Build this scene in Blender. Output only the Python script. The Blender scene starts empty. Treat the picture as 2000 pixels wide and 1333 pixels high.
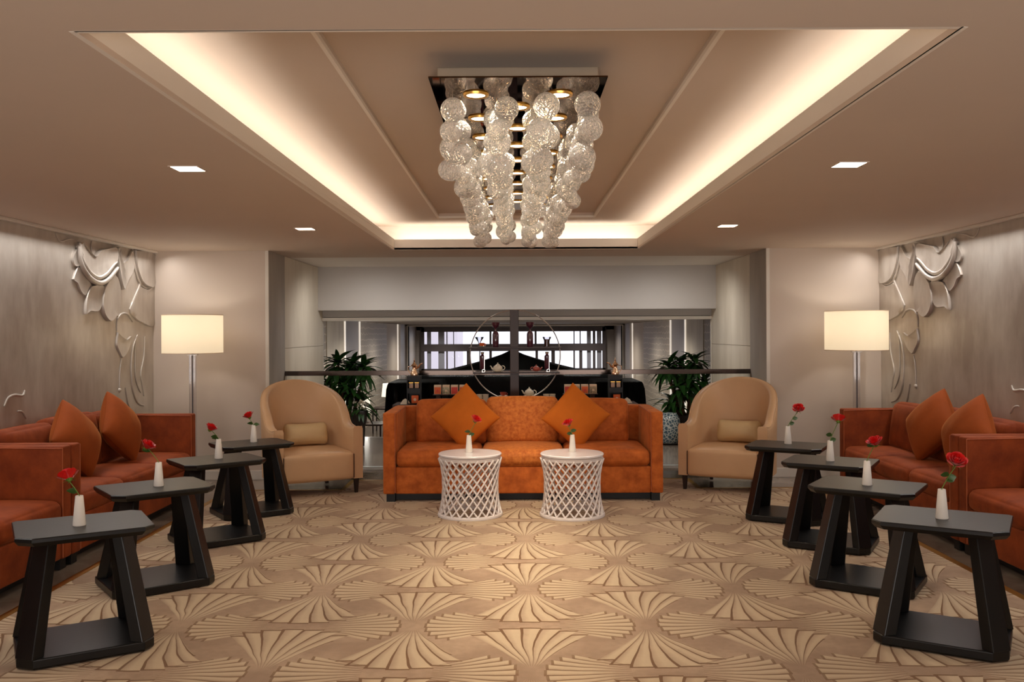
import bpy, bmesh, math, random
from mathutils import Vector, Matrix, Euler
random.seed(7)
PI = math.pi
S = bpy.context.scene
COL = S.collection

# ------------------------------------------------------------------ camera
F, VX, VY, HC, ROLL = 1750.0, 1006.0, 650.0, 1.4, 0.0050
cd = bpy.data.cameras.new('camera'); cam = bpy.data.objects.new('camera', cd); COL.objects.link(cam)
cd.sensor_width = 36.0; cd.lens = 36.0 * F / 2000.0
cd.shift_x = -(VX - 1000) / 2000.0; cd.shift_y = (VY - 666.5) / 2000.0
cd.clip_start = 0.05; cd.clip_end = 200
cam.matrix_world = Matrix.Translation((0, 0, HC)) @ Matrix.Rotation(PI / 2, 4, 'X') @ Matrix.Rotation(-ROLL, 4, 'Z')
S.camera = cam
S.view_settings.view_transform = 'Standard'; S.view_settings.look = 'None'
S.view_settings.gamma = 1; S.view_settings.use_curve_mapping = False
S.view_settings.exposure = 0.6
S.cycles.max_bounces = 12; S.cycles.transmission_bounces = 10; S.cycles.transparent_max_bounces = 16
S.cycles.diffuse_bounces = 5; S.cycles.glossy_bounces = 5
S.cycles.caustics_reflective = False; S.cycles.caustics_refractive = True
S.cycles.sample_clamp_indirect = 6.0; S.cycles.blur_glossy = 0.5

# ------------------------------------------------------------------ world
w = bpy.data.worlds.new('world'); S.world = w; w.use_nodes = True
bg = w.node_tree.nodes['Background']; bg.inputs[0].default_value = (0.93, 0.92, 1.0, 1); bg.inputs[1].default_value = 1.0

WARM = (1.0, 0.88, 0.70); WARMW = (1.0, 0.93, 0.84); NEUT = (1.0, 0.96, 0.93)
def area(name, loc, size, power, color, rot=(0, 0, 0), spread=PI):
    l = bpy.data.lights.new(name, 'AREA'); l.shape = 'RECTANGLE'; l.size, l.size_y = size
    l.energy = power; l.color = color; l.spread = spread
    o = bpy.data.objects.new(name, l); COL.objects.link(o); o.location = loc; o.rotation_euler = rot
    return o
def spot(name, loc, power, color, angle, blend=0.6, rot=(0, 0, 0), r=0.03):
    l = bpy.data.lights.new(name, 'SPOT'); l.energy = power; l.color = color; l.spot_size = math.radians(angle)
    l.spot_blend = blend; l.shadow_soft_size = r
    o = bpy.data.objects.new(name, l); COL.objects.link(o); o.location = loc; o.rotation_euler = rot
    return o
# key plan dimensions (metres)
XL, XR, YB = -3.48, 3.52, 8.62          # side walls and back wall panels
JL, JR = -2.385, 2.435                  # jambs of the opening to the lobby
YG, YH = 9.24, 10.8                     # glass balustrade, header
ZC = 2.2                                # lower ceiling
RL, RR, RN, RF = -1.156, 1.182, 2.377, 8.60   # ceiling opening
ZU, CW = 2.45, 0.20                     # upper ceiling, cove depth
# cove strips (lying in the trough behind the lip, shining up)
E_COVE = 1.1
LY = RF - RN
area('cove_light', (RL - 0.10, (RN + RF) / 2, ZC + .045), (0.06, LY), E_COVE * LY, WARMW, (PI, 0, 0))
area('cove_light', (RR + 0.10, (RN + RF) / 2, ZC + .045), (0.06, LY), E_COVE * LY, WARMW, (PI, 0, 0))
area('cove_light', ((RL + RR) / 2, RF + .10, ZC + .045), (RR - RL, .06), E_COVE * 1.15 * (RR - RL), WARMW, (PI, 0, 0))
area('cove_light', ((RL + RR) / 2, RN - .10, ZC + .045), (RR - RL, .06), E_COVE * (RR - RL), WARMW, (PI, 0, 0))
# wall washers recessed along the silvered walls
for sx, X in ((1, XL), (-1, XR)):
    area('wall_washer', (X + sx * .13, 5.2, ZC - .012), (.04, 6.6), 22, NEUT, (0, sx * 0.30 * -1, 0), math.radians(150))
# added spots without fixtures to brighten the lobby beyond
for ly in (14.5, 18.5, 22.5, 26.5, 29.6):
    for lx in (-2.4, 0, 2.4): spot('lobby_fill', (lx, ly, 1.64), 75 if lx else 25, (1, .93, .84), 160, 1.0, r=.05)
for lx in (-1.7, -.55, .6, 1.75):
    spot('soffit_fill', (lx, 9.95, ZC - .01), 30, NEUT, 170, 1.0, (math.radians(10), 0, 0), r=.05)  # fill spots added to light the jambs and header, no fixtures
# added fill behind the camera, tilted up to brighten ceiling and walls
area('fill_light', (0, -2.7, .8), (6.0, 1.0), 80, (1, .95, .92), (math.radians(122), 0, 0), math.radians(130))

# ------------------------------------------------------------------ helpers
def lin(h):
    h = h.lstrip('#'); c = [int(h[i:i + 2], 16) / 255 for i in (0, 2, 4)]
    return tuple((x / 12.92 if x <= .04045 else ((x + .055) / 1.055) ** 2.4) for x in c)
def un(px, py):
    a = ROLL; x, y = px - 1000, py - 666.5
    return 1000 + x * math.cos(a) - y * math.sin(a), 666.5 + x * math.sin(a) + y * math.cos(a)
def G(px, py, z=0.0):                    # point of the photo on the level plane z
    x, y = un(px, py); Y = (HC - z) * F / (y - VY)
    return (x - VX) / F * Y, Y
def P(px, py, Y):                        # point of the photo at depth Y -> X, Z
    x, y = un(px, py)
    return (x - VX) / F * Y, HC - (y - VY) / F * Y

class MB:
    def __init__(s): s.v = []; s.f = []
    def add(s, vs, fs, M=None):
        o = len(s.v)
        s.v += [tuple(M @ Vector(p)) if M else tuple(p) for p in vs]
        s.f += [tuple(i + o for i in f) for f in fs]; return s
    def box(s, a, b, M=None):
        x0, y0, z0 = a; x1, y1, z1 = b
        vs = [(x0, y0, z0), (x1, y0, z0), (x1, y1, z0), (x0, y1, z0), (x0, y0, z1), (x1, y0, z1), (x1, y1, z1), (x0, y1, z1)]
        return s.add(vs, [(0, 3, 2, 1), (4, 5, 6, 7), (0, 1, 5, 4), (1, 2, 6, 5), (2, 3, 7, 6), (3, 0, 4, 7)], M)
    def prism(s, poly, z0, z1, M=None):
        n = len(poly)
        vs = [(x, y, z0) for x, y in poly] + [(x, y, z1) for x, y in poly]
        return s.add(vs, [tuple(range(n - 1, -1, -1)), tuple(range(n, 2 * n))] + [(i, (i + 1) % n, n + (i + 1) % n, n + i) for i in range(n)], M)
    def loops(s, rings, cap=True, closed=True, M=None):
        n = len(rings[0]); vs = [p for r in rings for p in r]; fs = []
        for k in range(len(rings) - 1):
            for i in range(n if closed else n - 1):
                j = (i + 1) % n
                fs.append((k * n + i, k * n + j, (k + 1) * n + j, (k + 1) * n + i))
        if cap:
            fs.append(tuple(range(n - 1, -1, -1))); o = (len(rings) - 1) * n; fs.append(tuple(range(o, o + n)))
        return s.add(vs, fs, M)
    def lathe(s, prof, n=24, c=(0, 0, 0), M=None, cap=True):
        rings = [[(c[0] + r * math.cos(2 * PI * i / n), c[1] + r * math.sin(2 * PI * i / n), c[2] + z) for i in range(n)] for r, z in prof]
        return s.loops(rings, cap, True, M)
    def tube(s, pts, r, n=8, closed=False, M=None, flat=1.0):
        pts = [Vector(p) for p in pts]; m = len(pts); rings = []
        rr = r if isinstance(r, (list, tuple)) else [r] * m
        up = None
        for k in range(m):
            a = pts[(k - 1) % m] if (k or closed) else pts[0]; b = pts[(k + 1) % m] if (k < m - 1 or closed) else pts[-1]
            t = (b - a).normalized()
            if up is None:
                up = Vector((0, 0, 1)) if abs(t.z) < .9 else Vector((0, 1, 0))
            sd = t.cross(up).normalized(); up = sd.cross(t).normalized()
            rings.append([tuple(pts[k] + (sd * math.cos(2 * PI * i / n) + up * math.sin(2 * PI * i / n) * flat) * rr[k]) for i in range(n)])
        if closed: rings.append(rings[0])
        return s.loops(rings, not closed, True, M)
    def sphere(s, c, r, n=16, m=10, sc=(1, 1, 1)):
        prof = [(max(1e-4, r * math.sin(PI * k / m)), -r * math.cos(PI * k / m)) for k in range(m + 1)]
        return s.add([(c[0] + x * sc[0], c[1] + y * sc[1], c[2] + z * sc[2]) for rr_, z in prof for (x, y) in [(rr_ * math.cos(2 * PI * i / n), rr_ * math.sin(2 * PI * i / n)) for i in range(n)]],
                     [(k * n + i, k * n + (i + 1) % n, (k + 1) * n + (i + 1) % n, (k + 1) * n + i) for k in range(m) for i in range(n)])
    def mesh(s, name, mat, smooth=35):
        me = bpy.data.meshes.new(name); me.from_pydata(s.v, [], s.f); me.materials.append(mat)
        bm = bmesh.new(); bm.from_mesh(me)
        bmesh.ops.remove_doubles(bm, verts=bm.verts, dist=1e-5); bmesh.ops.recalc_face_normals(bm, faces=bm.faces)
        bm.to_mesh(me); bm.free()
        if smooth:
            for p in me.polygons: p.use_smooth = True
            me.set_sharp_from_angle(angle=math.radians(smooth))
        return me
    def build(s, name, mat, parent=None, smooth=35, bevel=0, seg=2):
        return put(name, s.mesh(name, mat, smooth), parent, bevel=bevel, seg=seg)
def put(name, me, parent=None, loc=(0, 0, 0), rot=(0, 0, 0), scale=(1, 1, 1), bevel=0, seg=2):
    o = bpy.data.objects.new(name, me); COL.objects.link(o); o.location = loc; o.rotation_euler = rot; o.scale = scale
    if parent is not None: o.parent = parent
    if bevel:
        b = o.modifiers.new('bevel', 'BEVEL'); b.width = bevel; b.segments = seg; b.limit_method = 'ANGLE'; b.angle_limit = math.radians(40)
    return o
def tag(o, label, cat, group=None):
    o['label'] = label; o['category'] = cat
    if group: o['group'] = group
    return o
def thing(name, label, cat, loc=(0, 0, 0), rz=0, group=None):
    o = bpy.data.objects.new(name, None); COL.objects.link(o); o.location = loc; o.rotation_euler = (0, 0, rz); o.empty_display_size = .1
    return tag(o, label, cat, group)
def struct(o): o['kind'] = 'structure'; return o
def dup(src, label, loc=None, rz=None, group=None):
    def cp(o, par):
        c = o.copy(); COL.objects.link(c)
        if par is not None: c.parent = par
        for ch in KIDS.get(o.name, [x for x in bpy.data.objects if x.parent == o]): cp(ch, c)
        return c
    r = cp(src, None); r['label'] = label
    if group: r['group'] = group
    if loc is not None: r.location = loc
    if rz is not None: r.rotation_euler = (0, 0, rz)
    return r
KIDS = {}
def T(x, y, z): return Matrix.Translation((x, y, z))
def R(a, ax): return Matrix.Rotation(a, 4, ax)

def rbox(w, d, h, r, n=10, puff=(0, 0, 0), M=None, mb=None):
    """rounded, optionally puffed box centred on origin"""
    mb = mb or MB(); hw, hd, hh = w / 2, d / 2, h / 2; H = (hw, hd, hh); r = min(r, hw, hd, hh) * .999
    def coords(L):                          # denser near the rounded edges
        a = [-L + r * (1 - math.cos(PI / 2 * k / 3)) for k in range(3)]
        mid = [-L + r + (2 * L - 2 * r) * k / n for k in range(n + 1)]
        return a + mid + [-x for x in reversed(a)]
    cs = [coords(L) for L in H]
    def mp(p):
        q = [max(-(H[i] - r), min(H[i] - r, p[i])) for i in range(3)]
        d_ = Vector([p[i] - q[i] for i in range(3)])
        if d_.length > 1e-9: d_ = d_.normalized() * r
        o = [q[i] + d_[i] for i in range(3)]
        nrm = [p[i] / H[i] for i in range(3)]
        for i in range(3):
            j, k = (i + 1) % 3, (i + 2) % 3
            o[i] += puff[i] * nrm[i] * max(0, 1 - nrm[j] ** 2) ** .6 * max(0, 1 - nrm[k] ** 2) ** .6
        return o
    for ax in range(3):
        j, k = (ax + 1) % 3, (ax + 2) % 3
        for sg in (-1, 1):
            A, B = cs[j], cs[k]; vs = []; fs = []
            for a in A:
                for b in B:
                    p = [0, 0, 0]; p[ax] = sg * H[ax]; p[j] = a; p[k] = b; vs.append(mp(p))
            nb = len(B)
            for a in range(len(A) - 1):
                for b in range(nb - 1): fs.append((a * nb + b, a * nb + b + 1, (a + 1) * nb + b + 1, (a + 1) * nb + b))
            mb.add(vs, fs, M)
    return mb
def pillow(side, thick, M=None, pinch=.02, asp=1.0, n=18):
    """scatter cushion in the XZ plane, thickness along Y"""
    mb = MB(); h = side / 2
    for sg in (-1, 1):
        vs, fs = [], []
        for i in range(n + 1):
            for j in range(n + 1):
                u, v = math.sin((-1 + 2 * i / n) * PI / 2), math.sin((-1 + 2 * j / n) * PI / 2)
                k = (max(0, 1 - u * u) * max(0, 1 - v * v)) ** .42
                s_ = 1 - pinch * ((1 - u * u) * v * v + (1 - v * v) * u * u)
                wr = .003 * math.sin(u * 9 + v * 4) * k
                vs.append((u * h * s_, sg * (thick / 2 * k + .0005) + wr, v * h * s_ * asp))
        for i in range(n):
            for j in range(n): fs.append((i * (n + 1) + j, i * (n + 1) + j + 1, (i + 1) * (n + 1) + j + 1, (i + 1) * (n + 1) + j))
        mb.add(vs, fs, M)
    return mb

# ------------------------------------------------------------------ materials
def nmat(name):
    m = bpy.data.materials.new(name); m.use_nodes = True; nt = m.node_tree
    return m, nt, nt.nodes['Principled BSDF']
def mat(name, col, rough=.5, metal=0, var=0, vscale=8, vcol=None, bump=0, bscale=200, sheen=0, sheen_col=None, coat=0, spec=.5, stretch=(1, 1, 1), emit=None, estr=0, coord='Object', trans=0, ior=1.45):
    m, nt, b = nmat(name); c = lin(col) if isinstance(col, str) else col
    b.inputs['Base Color'].default_value = (*c, 1); b.inputs['Roughness'].default_value = rough; b.inputs['Metallic'].default_value = metal
    b.inputs['Specular IOR Level'].default_value = spec; b.inputs['IOR'].default_value = ior
    if sheen:
        b.inputs['Sheen Weight'].default_value = sheen; b.inputs['Sheen Roughness'].default_value = .35
        if sheen_col: b.inputs['Sheen Tint'].default_value = (*lin(sheen_col), 1)
    if coat: b.inputs['Coat Weight'].default_value = coat; b.inputs['Coat Roughness'].default_value = .08
    if trans: b.inputs['Transmission Weight'].default_value = trans
    if emit: b.inputs['Emission Color'].default_value = (*lin(emit), 1); b.inputs['Emission Strength'].default_value = estr
    N, L = nt.nodes, nt.links
    tc = N.new('ShaderNodeTexCoord'); mp = N.new('ShaderNodeMapping'); mp.inputs['Scale'].default_value = stretch
    L.new(tc.outputs[coord], mp.inputs[0])
    if var:
        no = N.new('ShaderNodeTexNoise'); no.inputs['Scale'].default_value = vscale; no.inputs['Detail'].default_value = 6; no.inputs['Roughness'].default_value = .6
        L.new(mp.outputs[0], no.inputs['Vector'])
        rp = N.new('ShaderNodeValToRGB'); rp.color_ramp.elements[0].position = .3; rp.color_ramp.elements[1].position = .72
        v = lin(vcol) if vcol else tuple(x * (1 - var) for x in c)
        rp.color_ramp.elements[0].color = (*v, 1); rp.color_ramp.elements[1].color = (*c, 1)
        L.new(no.outputs['Fac'], rp.inputs[0]); L.new(rp.outputs[0], b.inputs['Base Color'])
    if bump:
        n2 = N.new('ShaderNodeTexNoise'); n2.inputs['Scale'].default_value = bscale; n2.inputs['Detail'].default_value = 3
        L.new(mp.outputs[0], n2.inputs['Vector'])
        bp = N.new('ShaderNodeBump'); bp.inputs['Strength'].default_value = bump; bp.inputs['Distance'].default_value = .004
        L.new(n2.outputs['Fac'], bp.inputs['Height']); L.new(bp.outputs[0], b.inputs['Normal'])
    return m

M_ceil = mat('ceiling_paint', '#d6c6b6', .75, var=.03, vscale=1.2)
M_cove = mat('cove_paint', '#f0e8dc', .7)
M_wall = mat('wall_paint', '#cdbeb0', .7, var=.04, vscale=1.5)
M_white = mat('white_trim', '#ddd6cb', .5)
M_header = mat('header_paint', '#bdb7b0', .6, var=.02)
M_greystone = mat('grey_stone', '#bdb6aa', .5, var=.25, vscale=3, vcol='#a29b90', stretch=(1, 1, .3))
M_cream = mat('cream_stone', '#e8decb', .5, var=.2, vscale=4, vcol='#d3c7b2', stretch=(1, 1, .25))
M_black = mat('black_lacquered_wood', '#0a0909', .34, var=.35, vscale=30, vcol='#080808', stretch=(.15, 1, 1), bump=.04, bscale=60, spec=.5)
M_gold = mat('brass', '#c79a4e', .3, 1)
M_steel = mat('brown_steel', '#463b35', .14, .85)
M_chrome = mat('chrome', '#cfcac4', .12, 1)
M_mirror = mat('bronze_mirror', '#6b5648', .03, 1)
M_boxm = mat('brushed_metal', '#b7a895', .35, .8)
M_velvet = mat('orange_velvet', '#c8692a', .75, var=.3, vscale=13, vcol='#984818', bump=.15, bscale=90, sheen=.35, sheen_col='#ffb070', spec=.25)  # colour noise paints the pile's lit highlights into the velvet
M_velvet_mid = mat('crushed_orange_velvet', '#d07a34', .7, var=.45, vscale=34, vcol='#a04e18', bump=.25, bscale=60, sheen=.4, sheen_col='#ffc08a', spec=.3)
M_velvet_shaded = mat('shaded_orange_velvet', '#93421a', .75, var=.35, vscale=7, vcol='#6e2c10', bump=.12, bscale=90, sheen=.3, sheen_col='#ff9a60', spec=.25)  # darker copy of the orange velvet, dim light of the sides put into the colour
M_pillow = mat('orange_pillow_velvet', '#c0641a', .8, var=.18, vscale=6, bump=.1, bscale=120, sheen=.3, sheen_col='#ffb060', spec=.2)
M_pillow_shaded = mat('shaded_orange_pillow_velvet', '#98481a', .8, var=.2, vscale=6, bump=.1, bscale=120, sheen=.3, sheen_col='#ffb060', spec=.2)  # pillow velvet again, with the shade at the sides put into its colour
M_piping = mat('piping', '#a8562c', .6)
M_leather = mat('beige_leather', '#c8a078', .45, var=.06, vscale=6, bump=.05, bscale=220, spec=.45)
M_leather2 = mat('sand_leather', '#c9ac7f', .5, var=.05, vscale=6, bump=.05, bscale=220)
M_darkwood = mat('dark_walnut', '#2c1a12', .4, var=.3, vscale=12, stretch=(1, 1, .1))
M_plinth = mat('black_plinth', '#0c0a09', .5)
M_lattice = mat('white_lattice_paint', '#ddd3ce', .45, var=.05, vscale=20)
M_topw = mat('white_tabletop', '#e0d9d8', .25, var=.05, vscale=10, coat=.2)
M_vase = mat('white_bisque_vase', '#e6ddd2', .5)
M_rose = mat('red_petals', '#e0160f', .45, var=.25, vscale=60, vcol='#b00a0a', sheen=.2)
M_stem = mat('green_stem', '#5f7a2c', .5)
M_leaf = mat('rose_leaf', '#3f5a24', .45, var=.4, vscale=40)
M_dleaf = mat('dracaena_leaf', '#2e5a22', .38, var=.45, vscale=14, vcol='#12300f')
M_trunk = mat('cane_trunk', '#7c5a3a', .8, var=.4, vscale=12, bump=.5, bscale=40, stretch=(1, 1, 3))
M_pot = mat('dark_planter', '#2a2320', .4)
M_purple = mat('plum_glass', '#4f2636', .15, spec=.6, coat=.5)
M_brownwood = mat('brown_shelf_wood', '#38211a', .4, var=.2, vscale=10, stretch=(.2, 1, 1))
M_creamware = mat('cream_china', '#e2d8c4', .25, coat=.3)
M_redware = mat('red_china', '#a84a3a', .3, coat=.3)
M_copper = mat('rose_copper', '#efcbaa', .22, 1)
M_drape = mat('black_drape', '#060606', .7, spec=.15)
M_amber = mat('amber_tea', '#d58a1e', .3, coat=.3)
M_tea = mat('dark_tea', '#5a2412', .15, coat=.5)
M_orangebox = mat('orange_card', '#e0662a', .5)
M_redbox = mat('coral_card', '#d8483a', .5)
M_olivebox = mat('olive_card', '#4a4a26', .5, var=.7, vscale=60, vcol='#d8d0b0')
M_darkfloral = mat('floral_card', '#5c4a3a', .5, var=.7, vscale=60, vcol='#c8b48c')
M_cream_card = mat('cream_card', '#e2c8a8', .5)
M_lobbyfloor = mat('lobby_floor', '#7a6a5c', .25, var=.2, vscale=3)
M_lobbywall = mat('lobby_wall', '#d2c4b2', .6)
M_lobbyceil = mat('lobby_ceiling', '#938b84', .7)
M_darkframe = mat('dark_window_frame', '#5a5254', .45)
M_greyframe = mat('grey_portal', '#a09893', .45)
M_led = mat('led_strip', '#ffffff', .5, emit='#fff2e2', estr=.35)
M_lampshade_far = mat('lit_table_shade', '#f0e8da', .6, emit='#fff0da', estr=.75)
M_lampw = mat('downlight_lens', '#ffffff', .5, emit='#fff0da', estr=9)
M_lampc = mat('chandelier_lens', '#ffffff', .5, emit='#ffdca0', estr=14)

def glass_mat(name, tint, rough=0, bump=0, ior=1.45, thin=False, gl=.12):
    m = bpy.data.materials.new(name); m.use_nodes = True; nt = m.node_tree; N, L = nt.nodes, nt.links
    N.remove(N['Principled BSDF']); out = N['Material Output']
    if thin:
        tr = N.new('ShaderNodeBsdfTransparent'); tr.inputs[0].default_value = (*tint, 1)
        g = N.new('ShaderNodeBsdfGlossy'); g.inputs['Roughness'].default_value = rough
        lw = N.new('ShaderNodeLayerWeight'); lw.inputs['Blend'].default_value = gl
        mx = N.new('ShaderNodeMixShader'); L.new(lw.outputs['Fresnel'], mx.inputs[0]); L.new(tr.outputs[0], mx.inputs[1]); L.new(g.outputs[0], mx.inputs[2])
        L.new(mx.outputs[0], out.inputs[0])
    else:
        g = N.new('ShaderNodeBsdfGlass'); g.inputs['Color'].default_value = (*tint, 1); g.inputs['Roughness'].default_value = rough; g.inputs['IOR'].default_value = ior
        if bump:
            tc = N.new('ShaderNodeTexCoord'); vo = N.new('ShaderNodeTexVoronoi'); vo.inputs['Scale'].default_value = 4.5
            L.new(tc.outputs['Object'], vo.inputs['Vector'])
            bp = N.new('ShaderNodeBump'); bp.inputs['Strength'].default_value = bump; bp.inputs['Distance'].default_value = .02
            L.new(vo.outputs['Distance'], bp.inputs['Height']); L.new(bp.outputs[0], g.inputs['Normal'])
        if bump:
            tl = N.new('ShaderNodeBsdfTranslucent'); tl.inputs[0].default_value = (1, .98, .96, 1); df = N.new('ShaderNodeBsdfDiffuse'); df.inputs[0].default_value = (1, .98, .96, 1)
            L.new(bp.outputs[0], tl.inputs['Normal']); L.new(bp.outputs[0], df.inputs['Normal'])
            m1 = N.new('ShaderNodeMixShader'); L.new(tl.outputs[0], m1.inputs[1]); L.new(df.outputs[0], m1.inputs[2])
            m2 = N.new('ShaderNodeMixShader'); m2.inputs[0].default_value = .15; L.new(g.outputs[0], m2.inputs[1]); L.new(m1.outputs[0], m2.inputs[2]); L.new(m2.outputs[0], out.inputs[0])
        else: L.new(g.outputs[0], out.inputs[0])
    return m
M_bubble = glass_mat('crackled_glass', (1, .985, .975), 0.0, .55, 1.38)
M_sheet = glass_mat('clear_sheet_glass', (.97, .98, .975), 0, thin=True)
M_acrylic = glass_mat('clear_acrylic', (.93, .93, .95), .05, thin=True, gl=.35)
M_winglass = glass_mat('window_glass', (.97, .98, 1), 0, thin=True, gl=.05)

def silver_wall():
    m, nt, b = nmat('silver_leaf_plaster'); N, L = nt.nodes, nt.links
    tc = N.new('ShaderNodeTexCoord')
    def noise(sc, st, det=6):
        mp = N.new('ShaderNodeMapping'); mp.inputs['Scale'].default_value = st; L.new(tc.outputs['Object'], mp.inputs[0])
        n = N.new('ShaderNodeTexNoise'); n.inputs['Scale'].default_value = sc; n.inputs['Detail'].default_value = det; L.new(mp.outputs[0], n.inputs['Vector']); return n
    a, c = noise(1.1, (1, 1, 1)), noise(12, (1, 1, .35))
    mx = N.new('ShaderNodeMix'); mx.inputs[0].default_value = .25
    L.new(a.outputs['Fac'], mx.inputs[2]); L.new(c.outputs['Fac'], mx.inputs[3])
    rp = N.new('ShaderNodeValToRGB'); rp.color_ramp.elements[0].position = .36; rp.color_ramp.elements[1].position = .62
    rp.color_ramp.elements[0].color = (*lin('#a3968a'), 1); rp.color_ramp.elements[1].color = (*lin('#cfc8be'), 1)
    L.new(mx.outputs[0], rp.inputs[0]); L.new(rp.outputs[0], b.inputs['Base Color'])
    b.inputs['Metallic'].default_value = .35; b.inputs['Roughness'].default_value = .42
    bp = N.new('ShaderNodeBump'); bp.inputs['Strength'].default_value = .12; bp.inputs['Distance'].default_value = .004
    L.new(c.outputs['Fac'], bp.inputs['Height']); L.new(bp.outputs[0], b.inputs['Normal'])
    return m
M_silver = silver_wall()

def marble():
    m, nt, b = nmat('polished_grey_marble'); N, L = nt.nodes, nt.links
    tc = N.new('ShaderNodeTexCoord'); n = N.new('ShaderNodeTexNoise'); n.inputs['Scale'].default_value = 2.2; n.inputs['Detail'].default_value = 9; n.inputs['Distortion'].default_value = 1.2
    L.new(tc.outputs['Object'], n.inputs['Vector'])
    rp = N.new('ShaderNodeValToRGB'); rp.color_ramp.elements[0].position = .35; rp.color_ramp.elements[1].position = .65
    rp.color_ramp.elements[0].color = (*lin('#74655a'), 1); rp.color_ramp.elements[1].color = (*lin('#9a8a7b'), 1)
    L.new(n.outputs['Fac'], rp.inputs[0]); L.new(rp.outputs[0], b.inputs['Base Color']); b.inputs['Roughness'].default_value = .14
    return m
M_marble = marble()

def hexpaper():
    m, nt, b = nmat('hexagon_wallpaper'); N, L = nt.nodes, nt.links
    tc = N.new('ShaderNodeTexCoord'); mp = N.new('ShaderNodeMapping'); mp.inputs['Rotation'].default_value = (0, PI / 2, 0); L.new(tc.outputs['Object'], mp.inputs[0])
    vo = N.new('ShaderNodeTexVoronoi'); vo.voronoi_dimensions = '2D'; vo.feature = 'DISTANCE_TO_EDGE'; vo.inputs['Scale'].default_value = 7; vo.inputs['Randomness'].default_value = .35; L.new(mp.outputs[0], vo.inputs['Vector'])
    rp = N.new('ShaderNodeValToRGB'); rp.color_ramp.elements[0].position = .05; rp.color_ramp.elements[1].position = .12
    rp.color_ramp.elements[0].color = (*lin('#d8ccba'), 1); rp.color_ramp.elements[1].color = (*lin('#b0a494'), 1)
    L.new(vo.outputs['Distance'], rp.inputs[0]); L.new(rp.outputs[0], b.inputs['Base Color']); b.inputs['Roughness'].default_value = .5
    return m
M_hex = hexpaper()
def bluewhite():
    m, nt, b = nmat('blue_white_glaze'); N, L = nt.nodes, nt.links
    tc = N.new('ShaderNodeTexCoord'); vo = N.new('ShaderNodeTexVoronoi'); vo.feature = 'DISTANCE_TO_EDGE'; vo.inputs['Scale'].default_value = 26; L.new(tc.outputs['Object'], vo.inputs['Vector'])
    rp = N.new('ShaderNodeValToRGB'); rp.color_ramp.elements[0].position = .06; rp.color_ramp.elements[1].position = .14
    rp.color_ramp.elements[0].color = (*lin('#c9ccc6'), 1); rp.color_ramp.elements[1].color = (*lin('#4f6672'), 1)
    L.new(vo.outputs['Distance'], rp.inputs[0]); L.new(rp.outputs[0], b.inputs['Base Color']); b.inputs['Roughness'].default_value = .2
    return m
M_bluewhite = bluewhite()

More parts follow.
